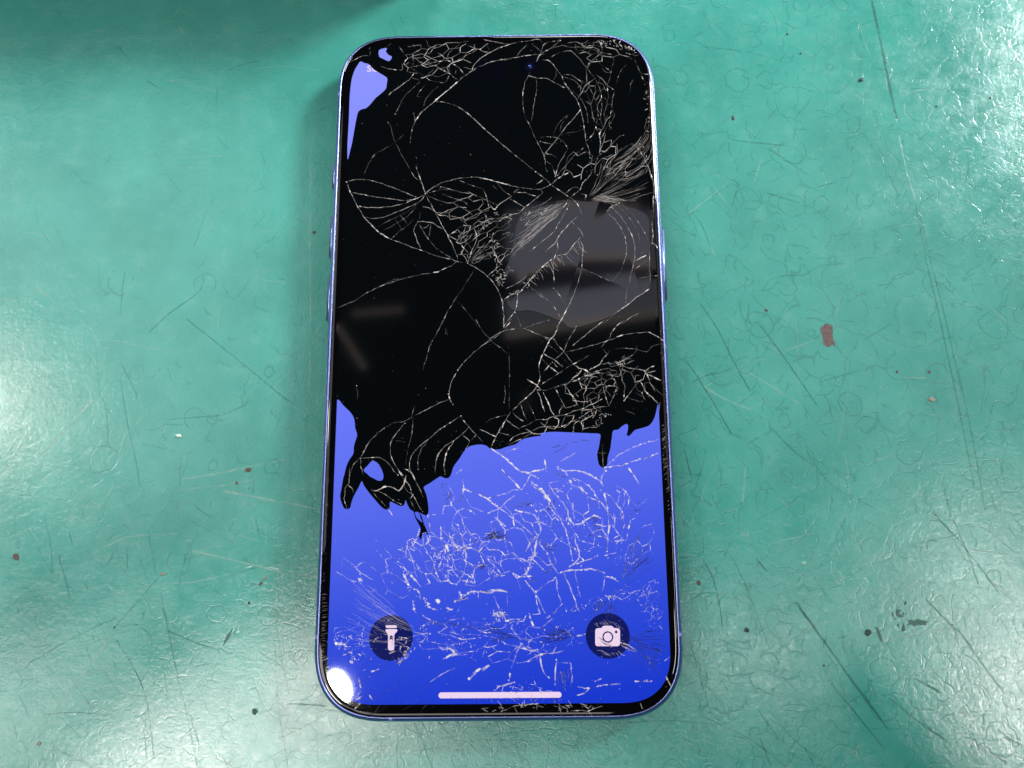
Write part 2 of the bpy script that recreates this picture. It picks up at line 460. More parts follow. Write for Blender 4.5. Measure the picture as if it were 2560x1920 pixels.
60 25:2640,-3612 2596,-3777 2551,-3997 2494,-4015 2309,-4013
80 33:2642,-2583 2749,-2754 2855,-2925
50 25:-54,-4466 76,-4377 262,-4342 465,-4362 613,-4417
60 33:-201,-4284 -165,-4393 -54,-4484 20,-4575 75,-4683
50 25:-54,-4484 -110,-4592 -184,-4681
80 50:-350,-4966 -166,-4985 18,-4951 183,-4988
60 33:296,-4631 443,-4704 683,-4688
60 33:1163,-4656 1087,-4763 938,-4833 826,-4939 734,-4992
50 25:534,-4776 643,-4902 733,-5028 749,-5205 820,-5382
50 25:752,-5028 823,-5188 911,-5383
50 25:1142,-4745 1157,-4942 1208,-5120 1243,-5227
50 25:1292,-4639 1362,-4801 1432,-4962 1501,-5140 1534,-5282
40 25:1514,-4623 1545,-4820 1612,-5106
40 25:-92,-5021 -20,-5199 35,-5341
30 17:183,-5023 181,-5307
60 33:1224,-5244 1112,-5349 1001,-5454 927,-5489
80 33:-2024,-2541 -1906,-2732 -1771,-2903 -1711,-3054
60 33:-1777,-2543 -1679,-2734 -1581,-2923 -1484,-3130
80 42:-2524,-2990 -2411,-2991 -2262,-2917 -2091,-2938 -1976,-2995 -1884,-2883 -1831,-2695
60 25:-2524,-3009 -2407,-3122 -2310,-3235 -2194,-3348
60 25:-2411,-2991 -2239,-3086 -2066,-3200 -1914,-3276
50 25:-1747,-3166 -1649,-3390
50 25:-1692,-3072 -1594,-3279 -1498,-3429
50 25:-2975,-2533 -2983,-2835 -3055,-2948 -3067,-3154 -3013,-3341
60 33:-3001,-2873 -2904,-2949 -2882,-3025
60 25:-1884,-2902 -1806,-3015 -1692,-3072 -1747,-3166
70 33:-694,-2780 -674,-2931 -617,-3007 -448,-3046
80 33:-429,-3046 -297,-3122 -165,-3198 4,-3330
70 42:-674,-2950 -711,-3118 -786,-3249
60 33:-877,-3564 -822,-3434 -691,-3361 -560,-3399 -447,-3475
70 33:-2194,-3348 -2097,-3479
60 33:-1548,-3779 -1602,-3926 -1674,-4071 -1767,-4089
60 33:-1397,-3891 -1359,-4001 -1413,-4074
50 33:-2204,-4467 -2163,-4629
50 25:-2834,-4480 -2701,-4589 -2550,-4680 -2437,-4735
40 25:-3202,-4549 -3031,-4658 -2805,-4786
95 67:-2733,-4715 -2658,-4751
80 50:-1849,-4614 -1791,-4740 -1734,-4866
80 50:-1719,-4651 -1606,-4759 -1512,-4868
60 33:-1659,-4902 -1548,-4957 -1510,-5046
70 33:-1454,-5082 -1398,-5171 -1323,-5278 -1176,-5314
98 75:-1215,-5119 -1141,-5191
80 42:-1011,-5280 -883,-5299
70 50:-1655,-5151 -1634,-5293 -1577,-5382
80 58:-757,-4963 -701,-5088 -848,-5158 -591,-5089
70 33:-701,-5088 -518,-4965 -298,-4984 -114,-4950 198,-4988
60 33:-1612,-4417 -1555,-4544
60 33:-1260,-4402 -1221,-4583 -1127,-4763
50 25:-1054,-4638 -924,-4801
70 50:-1023,-4059 -966,-4205
70 50:-893,-3968 -837,-4078 -780,-4152
50 33:-1245,-4184 -1225,-4275 -1114,-4204
60 33:-1002,-4332 -982,-4422
60 33:-669,-4080 -631,-4226 -631,-4407
50 33:-353,-3973 -483,-4045 -669,-4116 -854,-4206
60 33:-203,-3458 3,-3367 97,-3331
50 33:-16,-3552 151,-3720
50 33:-648,-4605 -740,-4748 -831,-4837
60 42:-519,-4624 -445,-4804 -592,-4767
40 25:-1804,-4107 -1708,-4272 -1631,-4399
50 33:-2086,-4756 -2048,-4810
50 33:-827,-2666 -695,-2572
40 25:-977,-2891 -862,-3136 -936,-3285
D70 33:-1785,-4107 -1895,-4197 -2004,-4324 -2095,-4377
D70 33:-900,-3061 -974,-3210 -1039,-3330
D70 25:-2865,-6784 -2636,-6633 -2353,-6464 -2138,-6380
D70 25:-2699,-6904 -2557,-6854 -2414,-6821
D70 25:-2445,-6990 -2146,-6806 -1808,-6622
D70 25:-2265,-7042 -1983,-6841 -1593,-6572
D70 25:-2086,-7043 -1804,-6860 -1484,-6658
D60 25:-1764,-7046 -1482,-6811 -1143,-6575
D70 25:-2699,-6904 -2597,-6735 -2492,-6634 -2523,-6804
D70 25:-1915,-6672 -1864,-6519 -1778,-6331
D60 25:-2303,-6958 -2255,-6738 -2450,-6821
D60 25:-2173,-6414 -2274,-6687
D70 25:-2847,-6785 -2712,-6513 -2569,-6463
70 42:-2674,-6564 -2614,-6752
70 42:-2467,-6855 -2375,-6957
90 67:-1923,-6296 -1816,-6227 -1727,-6159
80 67:-3132,-5906 -2948,-5960
60 33:-1608,-5726 -1316,-5763
40 25:-1641,-5909 -1169,-5929
70 42:-1150,-5990 -1059,-6043 -914,-6044 -804,-6148
50 33:-1057,-6233 -913,-6148 -587,-6150
50 25:-1304,-6642 -1054,-6490 -839,-6389
80 58:-568,-6613 -424,-6478 -190,-6342
D60 33:-1363,-6351 -1164,-6352 -1073,-6456 -910,-6543 -694,-6527
60 33:-2425,-6446 -2282,-6396
70 50:-2847,-6254 -2791,-6289
50 25:-2789,-6904 -2699,-6904 -2630,-6803
60 33:-2855,-7055 -2733,-6972 -2592,-6888
50 25:-2728,-7123 -2624,-7006
50 25:-2619,-7158 -2368,-7193
50 25:-3408,-6250 -3194,-6166
50 25:-3330,-6389 -3153,-6287
40 25:-2176,-5599 -2124,-5494 -2015,-5460
50 33:-2405,-5894 -2316,-5808
50 33:-2108,-6122 -1946,-6071 -1746,-6107
40 25:-1951,-5863 -1678,-5882
70 42:-112,-5439 16,-5352 89,-5370 143,-5529
60 33:161,-5529 289,-5495 526,-5497
60 33:601,-5374 653,-5550 689,-5621
50 33:251,-5652 341,-5775 431,-5863 667,-5899 739,-5935
50 33:431,-5863 430,-5984 356,-6105 319,-6243 246,-6397
70 42:227,-6482 208,-6653
60 33:-80,-6804 10,-6736 190,-6687 333,-6654
60 33:267,-5966 466,-6037 664,-6090 773,-6056
60 33:553,-6279 735,-6177 916,-6144 1097,-6128 1279,-6077
60 42:808,-6143 823,-6315 875,-6487 980,-6607
60 33:1131,-6231 1090,-6488 1086,-6727
50 33:1148,-6317 1382,-6310 1397,-6422 1410,-6661
80 50:1392,-6644 1400,-6712
60 33:1515,-6747 1729,-6782 1910,-6732
60 33:1729,-6782 1637,-6866 1475,-6916
50 33:1910,-6732 2125,-6717 2323,-6701
70 42:2611,-6652 2790,-6662 2934,-6646
60 33:1840,-6664 1967,-6605
60 33:2333,-5929 2511,-6000 2687,-6122
50 33:2349,-5981 2544,-6086 2669,-6122
70 33:26,-7192 186,-7126 365,-7077 544,-7061 758,-7046
60 33:1043,-7081 1203,-7124
60 33:1362,-7184 1576,-7169 1700,-7187 1862,-7120 1970,-7088
50 33:1700,-7187 1769,-7254
50 25:3206,-6571 3238,-6657 3304,-6776
50 25:2685,-7042 2733,-7160
50 25:3184,-6280 3296,-6212
60 33:1521,-5819 1648,-5802 1703,-5768
60 33:1535,-5958 1644,-5941
60 42:-313,-6444 -169,-6342
D60 25:1923,-6885 1973,-7003 1863,-7104
D50 25:1210,-6795 1337,-6712"""
SCRATCHES = """
l30 28:-8873,4441 -8428,4629 -7901,4719 -7012,4766 -6301,4796
l30 28:-7711,6759 -7152,6610 -5855,6250
l50 34:-4322,5200 -4280,4423 -4210,2323
l40 28:-10691,2966 -10189,2867 -9911,2568
l30 55:-9888,6283 -9528,6319
l30 55:-7745,6739 -7347,6775
l30 48:-9788,8127 -9338,8079
l30 41:-7646,8243 -7478,7990
l30 28:-6398,8436 -6379,8142 -6604,8187
l40 34:-7139,4555 -6974,4495
l30 21:-6966,6065 -6858,5824
l30 21:-6869,3805 -6309,2860
l30 21:-5301,2922 -4777,2905 -4323,2900
l30 34:-5539,7056 -5385,6931
d40 28:-9855,4299 -9729,4451 -9487,4180 -9270,4139
d30 28:-6515,5306 -6204,4950
d40 28:-5255,3333 -5515,2999
d40 21:-7391,2429 -7300,3020
d30 28:-6811,2569 -6624,3349 -6442,3762
d30 28:-4843,6317 -4691,6155 -4697,5916
d30 28:-6567,6582 -6567,6060
d30 21:-10514,3545 -10351,3055 -10063,2680
d30 21:-10126,3240 -9827,2752 -9682,2384
l50 28:-4193,2324 -4103,458 -4084,-854
l80 48:-9745,-2173 -9342,-1646 -8724,-877
l50 28:-8724,-877 -8369,-402
l60 34:-11047,1347 -10341,1483
l60 34:-6712,-2659 -5969,-2535 -5484,-2441 -4512,-2253
l50 34:-6694,-2886 -6210,-2825 -5789,-2781 -5176,-2672
l60 41:-5846,-2893 -4794,-3096 -3779,-3297
l60 34:-8385,-3258 -8110,-2744
l40 28:-8586,434 -7859,287 -7031,104
l50 41:-10293,1663 -9877,1335
l30 28:-6499,2094 -5249,2007 -4727,1928
l40 28:-6157,655 -6155,1116
l40 28:-8331,-2153 -8370,-1421
l50 28:-7823,-1224 -7811,-1359
l30 28:-5933,1905 -4645,1674
d60 28:-7680,565 -7241,1021 -6629,1515 -6555,1912
d60 28:-6891,911 -6169,339 -5457,-224 -4649,-883 -4306,-1089
d50 34:-8230,-92 -7952,-543 -7751,-921
d50 28:-8194,-472 -7980,-1324 -7744,-2092 -7548,-2814
d50 28:-7146,-1365 -6717,-1336 -5924,-1276
d50 28:-5924,-1276 -5471,-1078 -5346,-944
d50 28:-6751,-2167 -6715,-2821
d40 28:-6088,1654 -5861,1327 -5510,1756
d40 21:-8648,-639 -8802,226
d40 28:-8327,926 -8343,1462 -8325,2004
d40 21:-7666,-1861 -6824,-2068
d40 21:-7171,-1466 -6739,-1470 -6719,-1302
d30 21:-7398,-754 -7046,-961
d40 21:-8940,2267 -8801,1575 -8381,1498
d30 21:-9578,-114 -9453,-938
d40 21:-8641,-708 -8430,-1151 -8314,-1988
l70 41:-9438,-8240 -9053,-7616 -8636,-6924 -8260,-6368 -7820,-5744
l60 41:-6371,-4127 -5525,-4322 -4554,-4547 -3751,-4693
l50 28:-9331,-4926 -8822,-4921
l50 28:-6767,-4777 -6291,-4765 -5507,-4601
l50 28:-7567,-6432 -7404,-6166
l50 28:-8684,-3507 -8444,-3317
l50 28:-8031,-3893 -7817,-3768
l50 28:-8238,-4080 -7808,-3863 -7330,-3804 -6624,-3778
l50 34:-9299,-7872 -9212,-7701
l50 28:-8132,-4828 -8093,-4736
l50 28:-5429,-3820 -4939,-3950
l40 28:-7155,-5081 -6723,-4931
l40 28:-8648,-7389 -8682,-7215
d70 28:-7829,-5654 -7374,-5110 -7001,-4652
d60 28:-9122,-4230 -8949,-4636 -8768,-5130
d70 28:-7777,-5865 -7383,-6404 -7086,-6935 -6950,-7429 -6797,-8143
d60 28:-6943,-4960 -6724,-5692 -6464,-6588 -6221,-7318 -5931,-8315
d70 28:-6787,-5692 -6202,-5936 -5722,-6089
d100 34:-4231,-7129 -3799,-7155 -3397,-7187
d50 28:-7304,-3741 -7166,-4214 -7070,-4589
d60 28:-6779,-6349 -6619,-6967
d50 28:-7936,-6489 -7577,-6990
d60 28:-7489,-6932 -7019,-6994
d60 28:-8261,-5741 -8208,-5952
d60 34:-7275,-5507 -7244,-5325
d50 28:-7347,-6107 -7302,-6256
d40 21:-9064,-6154 -8725,-6394
d40 21:-9305,-6509 -9243,-7037
d50 28:-7428,-5566 -7128,-5749
d40 28:-5100,-3410 -4939,-3950
d40 28:-4209,-6955 -4486,-5829 -4658,-4978
d50 28:-6155,-7376 -5900,-7922
d40 28:-6683,-5813 -6482,-5964
d90 62:8996,8680 9105,7430 9178,6413 9259,5498
l80 41:9256,5146 9317,4410 9459,3497
d50 28:9451,3422 9487,2826 9548,2168
d40 28:9521,3122 9617,2167
d60 34:5281,5157 5522,5037 6154,4951 6716,4886
d60 34:6216,4834 6683,4481 7112,4131
d60 34:6065,3745 6507,3589 6846,3472
d50 34:7314,6078 7151,5842 6920,5647
d60 28:4429,3257 4648,2845 4763,2438
d40 28:6509,8505 6649,8168 6677,7586
d40 28:6949,8710 6976,8121
d40 28:10843,7079 11064,7403 11277,7646
d50 28:9419,6310 10136,6300 10845,6231
d60 34:4198,2850 4467,2699
d40 28:9698,4985 10013,5253
d40 28:9532,4140 10040,4286 10367,4666
d50 28:5416,6143 5880,6097
l60 34:8621,8057 8717,7558 8821,7147
l50 28:4251,3184 4762,3591 5277,4001
l50 28:4952,3853 5335,3283
l40 28:5835,3956 6096,4642
l40 28:8348,7133 8988,7002
l40 28:6328,4910 6549,4560
l40 28:9471,6129 9771,6245 10138,6320
l60 34:4780,2438 4853,2221
l40 28:7310,3598 7540,3445
d40 28:10777,5127 10736,4239 10406,3561
d50 28:9555,3421 9894,3642
d70 28:4448,1145 4815,506 5135,-262 5425,-879
d90 34:4041,-113 4378,-665 4705,-1277 4967,-1813
d80 34:5703,672 6064,109 6418,-480 6850,-1230
d60 34:9514,2170 9647,983 9759,-308 9864,-1593 9949,-2968
d60 34:9617,2168 9773,911 9892,-309 10028,-1595 10115,-3417
d80 34:3936,-2100 4065,-2722
d60 28:5918,-1789 6278,-2188 6734,-2551
d70 34:9307,-2962 9381,-3410
d60 28:10550,-2325 10600,-2909
d60 28:8834,-3150 8997,-3407
d60 28:4178,-663 4452,-529 4857,-430 5132,-313
d60 28:6931,-690 7341,-558 7852,-426
d50 28:6484,-2058 6734,-2551 7054,-2942 7877,-3397
d40 28:6497,-1126 6755,-1564
d50 28:5337,1243 5346,887 5501,674 5737,672
d50 28:5856,1380 6011,1629 6360,1734 6807,1765 7165,1960 7751,2008
d50 28:7565,-1671 7817,-1440 8102,-1543 8215,-1711 8433,-1812
d50 28:6587,768 6989,729 7282,620
l70 34:5390,-436 5865,-748 6461,-1159
l60 34:4407,-733 4821,-1009 5430,-1284
l40 28:5220,-979 5578,-1050 6030,-1189
l40 28:7162,-2130 7452,-1135 7673,-561
l40 28:7396,760 7673,1539
l60 34:5218,-2440 5098,-3246
l40 28:4438,-768 5021,-466 5709,-164 6466,105 6983,273
l30 28:6520,769 6513,70 6445,-957
l40 28:9259,-611 8762,-606
l40 41:9715,-2529 10071,-2523
l40 28:7554,-2444 7812,-2463
l40 28:6738,-2875 6800,-3261
l40 28:7916,-2399 8387,-2240
d100 48:6027,-5244 6470,-5910 7010,-6740 7463,-7409 7673,-7725
d90 34:4225,-4431 4392,-4803 4488,-5293 4520,-5776
d90 34:9022,-3467 9546,-4132 9944,-4724 10200,-5154
d80 34:9373,-3470 9514,-3882 9669,-4413 9786,-4968
d90 41:8661,-5203 9047,-5629 9375,-5991 9576,-6348 10034,-7052
d80 41:7740,-7094 8156,-7471 8798,-7931
d80 41:5276,-4347 5507,-4658
d80 34:6547,-6766 7013,-7349 7546,-8064
d80 41:9224,-7905 9920,-8332
d60 28:3829,-5890 4004,-6632 4202,-7445
d70 34:5119,-7822 5319,-8385
d100 48:8240,-6720 8786,-7029
d70 34:5662,-6702 5945,-6995
d80 41:9793,-7710 10259,-8053
d60 28:4773,-4280 5046,-4931 5352,-5901 5480,-6259
d70 34:8689,-7072 8682,-7389
d70 34:5983,-7998 6135,-8336
d50 28:6562,-6089 6646,-5671
d70 34:5126,-7308 5508,-7882
d70 34:6979,-8004 7126,-8343
d70 34:6895,-6002 6960,-6299
d50 28:4086,-6808 4485,-7303
d60 28:4788,-5021 4873,-5387
d70 41:6804,-5987 7028,-5914
d50 34:9220,-7934 9370,-8410
d60 28:8860,-4033 9078,-4066
d60 28:7432,-8288 7511,-8398
l40 28:5544,-6230 6069,-5877
l80 48:6069,-5877 6623,-5581
l50 34:6892,-5372 7522,-5012
l50 34:4162,-5502 4664,-4989
l60 34:5053,-3433 5007,-3875
l40 28:5612,-4100 6067,-3978 6619,-3857
l60 34:9661,-4227 10499,-4343
l60 48:8254,-4926 8951,-4870
l50 34:7729,-6038 8395,-5894 9215,-5781
l50 34:8103,-6572 8623,-6591 9246,-6522
l50 69:4989,-3907 5180,-3908"""
FINE = """
F - .38 1.6 30 -.2 .2 1|2072,3926|3325,5873 3493,5406 3509,4832 3509,4379
F - .26 1.3 56 -.05 .1 1|1950,3211|2328,4227 2950,4332 3455,4101 3455,3656 3395,3215
F - .3 1.5 40 .1 .1 .7|1950,3233|2701,3158 3101,3000 3335,2780
F - .26 1.3 60 0 .05 1|1521,3172|129,1745 291,1956 314,2383 459,2814 603,2942
F - .3 1.3 20 .05 .05 .9|-596,1817|-295,2390 108,2171 331,1955
F - .26 1.5 26 .03 .3 .9|-1386,-5989|-3257,-5026 -3264,-5327 -3253,-5591 -3224,-5871
F - .28 1.6 24 .02 .1 .8|-1389,-5780|-3288,-4252 -3270,-4704 -3271,-5150
F D .75 2 22 .08 .1 .8|2404,-4970|3306,-3340 3299,-3893 3300,-4439
F D .85 2 34 .03 .15 1|2279,-5911|3269,-5640 3271,-5988 3232,-6418 3112,-6673
F D .8 2 26 0 .1 .9|1521,-5819|745,-5498 668,-5795 737,-6039
F D .755 2 26 0 .1 .9|431,-5863|-240,-5508 -349,-5700 -313,-5962
F D .7 2 8 0 .05 .9|-900,-3061|-1203,-2964 -1144,-3171 -1029,-3340
F D .85 2 12 .05 0 1|-297,-3991|-17,-3755 169,-3794 284,-3941
F D .85 2 12 .03 0 1|-294,-3973|24,-3756 284,-3831 246,-3978
F D .85 2 16 .03 0 1|949,-4202|843,-3836 1066,-3911 1212,-4022 1226,-4241
F D .8 2 12 .05 .1 1|1443,-2068|1360,-2374 1133,-2334 889,-2140 2035,-2016
F D .8 2 8 .05 .1 1|1275,-2779|1128,-2607 1354,-2628 1465,-2762
F D .8 2 8 .05 .1 1|2685,-3427|2898,-3243 2869,-3484 2566,-3611
F - .4 2 12 .05 0 1|2532,-390|2693,-251 2847,-313 2375,-429
K - .3 2 24 3.14 .6 .8|585,1361 1010,1757 1558,2090 1785,2323
K - .22 1.3 16 3.73 -.7 .7|3524,6104 3535,5405 3514,4492 3504,3819
K - .4 2 30 1.37 1 -.05|-3443,-4988 -3425,-5414 -3428,-5765 -3410,-6216
K D .5 2 24 3.34 -.55 .8|1940,-5137 2213,-5192 2353,-5352
K D .5 2 14 3.93 -.1 1|1145,-6454 1380,-6422
K D .5 2 16 5.10 -.8 .6|-2444,-7041 -1907,-7045 -1193,-6982
K D .4 2 20 5.10 .9 .35|-1576,-5481 -1027,-5520 -298,-5648
K - .35 2 20 1.18 .8 -.5|3347,-1680 3334,-2750
K - .35 2 24 1.18 .8 -.5|3352,-2778 3489,-4889
G - .8 3 70 1.18 0.79|2270,7095 2524,7068 2736,7017 2968,6966 3153,6820
G - .8 3 46 0.59 0.69|3314,6107 3394,5523 3420,5177 3441,4719 3462,4267 3483,3819
G - .6 2 40 1.37 0.79|3062,4543 3200,4383 3272,4157
G - .8 3 40 0.49 0.59|1050,1756 806,1506 604,1277 244,1072
G - .7 3 44 0.79 0.59|148,1618 -12,1472 87,1324 309,1701
G - .6 2 60 1.18 0.79|501,2922 703,2876 867,2939 1192,2979 1395,2955
G - .8 3 50 0.79 0.59|-113,2517 -33,2173 26,1852 4,1535 103,1324
G - .6 2 30 1.18 0.79|-416,2413 -193,2821 91,2883
G - .7 3 40 0.79 0.59|1761,-1568 2054,-1395 2224,-1495 1949,-1706
G - .7 3 24 0.59 0.59|1787,-603 1960,-644 2118,-586
G - .6 3 20 0.59 0.59|2475,-369 2550,-450 2648,-411
G - .8 4 70 0.59 0.59|1294,-5379 1369,-5309 1588,-5293 1755,-5224 2031,-5155 2163,-5050
G - .7 3 80 1.37 0.79|2162,-5074 2511,-5042 2771,-4955 3143,-4833
G - .6 3 70 0.79 0.69|2880,-4973 2976,-5293 3003,-5504 3109,-5575 3158,-5294
G - .8 4 50 0.98 0.69|-76,-5457 71,-5370 125,-5511
G - .7 3 90 1.77 0.98|305,-5757 593,-5968 827,-6108 1153,-6042
G - .7 3 60 1.18 0.98|189,-6738 458,-6773 762,-6792
G - .5 3 60 2.55 0.88|-2833,-6117 -2286,-6258 -1746,-6124
G - .6 3 50 2.16 0.88|-3022,-5907 -2481,-5772 -1931,-5950
G - .6 3 100 3.93 0.98|-1223,-4402 -668,-4225 -666,-4767
G - .5 3 70 2.94 0.98|-1390,-5693 -662,-5610 -115,-5527
G - .7 3 60 1.18 0.88|-1114,-5990 -841,-6096 -479,-5960
G - .8 3 50 0.79 0.69|-115,-5439 123,-5388
G - .5 3 50 0.59 1.18|-242,-7157 365,-7110 1078,-7098 1879,-7137
G - .4 2 40 1.18 0.79|-1993,6651 -1567,6574 -929,6400
G - .6 3 60 3.93 0.79|591,-3130 1144,-3691 1504,-4243
G - .3 2 90 0.35 0.49|-3478,586 -3477,-430 -3495,-1421 -3486,-2577
G - .3 2 70 0.35 0.49|-3424,-2718 -3416,-3837 -3427,-4924
G - .25 2 60 0.39 0.49|3460,309 3442,-897 3424,-2450
F D .85 2.5 10 .05 .1 1|551,-3353|213,-3313 365,-3184 815,-3244
F D .85 2.5 9 .05 .1 1|1113,-3377|868,-3467 964,-3320 1154,-3191
F D .85 2.5 9 .05 .1 1|2045,-3551|1803,-3512 1761,-3660 1926,-3772
F D .8 2.5 9 .05 .1 1|1962,-3809|1791,-3917 2031,-3992 2096,-3699
F D .85 2.5 8 .05 .1 1|609,-4741|460,-4847 680,-4885 831,-4671
F D .8 2.5 8 .05 .1 1|1037,-4475|868,-4653 978,-4654 1089,-4637
F D .8 2.5 10 .05 .1 1|-205,-4392|-390,-4625 -482,-4499 -297,-4644
F D .8 2.5 8 .05 .1 1|-1052,-2890|-1204,-2832 -1146,-2965 -977,-2834
G - .9 4 60 0.79 0.59|-1245,-4184 -1132,-4312 -983,-4368 -855,-4133 -631,-4226
G - .9 4 50 0.79 0.59|-1831,-4614 -1734,-4866 -1510,-5028 -1323,-5296
G - .9 4 30 0.59 0.59|-829,-5158 -701,-5088 -591,-5000 -298,-4984
G - .85 4 46 0.79 0.59|730,-3982 745,-4201 573,-4597
G - .85 3 46 0.79 0.59|1507,-4152 1691,-4208 1916,-4119 2047,-4066
G - .8 3 40 1.18 0.59|2240,-4394 2427,-4341 2688,-4289
G - .8 4 60 1.18 0.59|-3206,-5871 -2984,-5977 -2870,-6116 -2647,-6290
G - .9 4 40 0.59 0.51|-1960,-6261 -1817,-6193 -1693,-6056
G - .6 3 40 2.94 0.59|-2306,-5510 -1937,-5688 -1748,-6038
G - .6 3 50 2.36 0.59|1837,-5542 2106,-5666 2367,-5981
V - .42 1.8 1.08 2.6 35|-959,2613 -230,2909 501,2965 416,2511 50,1958 -452,1752 -754,2010
V - .4 1.8 1.18 2.6 38|416,2511 501,2965 955,3398 1485,3348 1477,3019 859,2377 148,1639 -151,1961
V - .6 2.5 1.86 2 62|1823,4626 2245,4894 2599,4912 2750,4501 2313,3745 1595,3711 1290,3846
V - .45 1.8 1.67 3 48|2589,4616 3043,4588 3360,4268 3397,3731 2271,3723
V - .55 2.5 1.77 2 25|-1312,3009 -704,3484 -172,3368 339,2858 -295,2692 -697,2052 -1002,2441
V - .55 2.5 1.77 2.2 18|-2171,7036 -1148,7191 -80,7104 -80,6864 -717,6397 -1560,6125 -2030,6367
V - .55 2.5 1.67 1.8 -10|1525,7154 2420,7117 3132,6820 3080,6582 2190,6547 1773,6838
V - .6 3 1.47 1.8 14|377,-1808 897,-1618 1691,-1314 2233,-1201 2232,-1825 1659,-1820 605,-1926
V - .45 2.5 2.16 1.5 20|1395,-758 2175,-607 2215,-1162 1575,-1332 1197,-994
V - .5 2.5 2.36 1.4 20|1947,-444 2963,-334 3339,-618 2941,-853 2364,-768
V - .9 3.4 2.32 1.9 -52|-1755,-3575 -1105,-3021 -68,-3124 1164,-2683 2009,-2861 2752,-3149 2622,-4070 2147,-4429 1311,-4603 385,-4954 -1270,-4852 -2019,-4305
V - .9 3.2 1.86 1.8 -40|-2025,-4032 -1100,-3488 210,-3776 576,-4417 18,-4862 -1454,-4850 -2106,-4576
V - .85 3 1.77 2.2 12|-1988,-5688 -349,-5402 565,-5268 1295,-5362 1653,-5628 1460,-6061 551,-6484 -710,-6304 -1796,-6210
V - .6 2.5 1.18 1.6 35|1296,-5280 2036,-5002 2591,-4882 3149,-4707 3220,-5153 2759,-5238 2213,-5181 1477,-5352
V - .5 2.5 1.18 1.3 80|2589,-4929 3139,-4933 3193,-5727 2832,-5671
V - .45 2.5 1.47 1.6 10|-3233,-5626 -2491,-5421 -2398,-6120 -3011,-6219 -3217,-6045
V - .6 2.5 1.37 2 5|-80,-6685 907,-6675 1190,-6897 723,-7012 9,-6990
F D .9 1.6 10 .06 .05 1|2328,-6067|1885,-5752 1882,-5874 1896,-5995
K D .9 1.8 16 1.37 .5 .85|241,-6933 1189,-6931
K D .8 1.6 9 1.37 .5 .85|-1014,-6916 238,-6924
K D .9 1.6 6 1.18 .6 .7|-2112,-5983 -2042,-5880 -2027,-5740
K - .5 2 14 1.57 .8 .5|-2411,-5685 -2117,-5774 -1748,-6038
K - .5 2 14 1.57 .8 .6|1835,-5594 2111,-5508 2378,-5668
K - .5 2 12 1.57 .9 .5|1876,-6064 2090,-6135 2326,-6119
V - .6 2.6 2.06 2.0 25|-1326,-3671 170,-3683 278,-4685 -573,-5124 -1407,-4491
V - .7 2.8 2.16 2.2 -8|-1670,-5339 158,-5529 63,-6241 -1382,-6231
G - .9 4 60 2.94 0.59|779,-3131 1335,-3508 1885,-3881
G - .9 4 60 3.14 0.59|-1480,-5779 -661,-5959 66,-5791
G - .85 3 60 2.36 0.59|197,-5617 924,-5710 1467,-5766
K - .3 1.4 50 2.55 -.75 .66|1438,3064 944,2678 494,2252
V - .6 2.6 2.36 2 -45|-3181,-4114 -1786,-4034 -1406,-4581 -1579,-5294 -2498,-5198 -3150,-4926
V - .6 2.6 2.16 1.8 60|2292,-2863 3127,-3152 3170,-4257 2690,-4704 2214,-4067
V - .4 1.6 1.18 2.5 50|1974,4106 2645,4457 3028,4227 3009,3736 2005,3726
V - .35 1.5 1.37 1.6 70|1756,6128 2349,6214 2628,5742 2561,5004 2207,4986 1948,5426
V - .4 1.6 1.18 1.8 15|1709,-602 2241,-367 2686,-452 2626,-1008 2156,-1200 1730,-1275
V - .35 1.6 1.57 2 -60|2683,-532 3346,-458 3354,-1133 2926,-1208"""
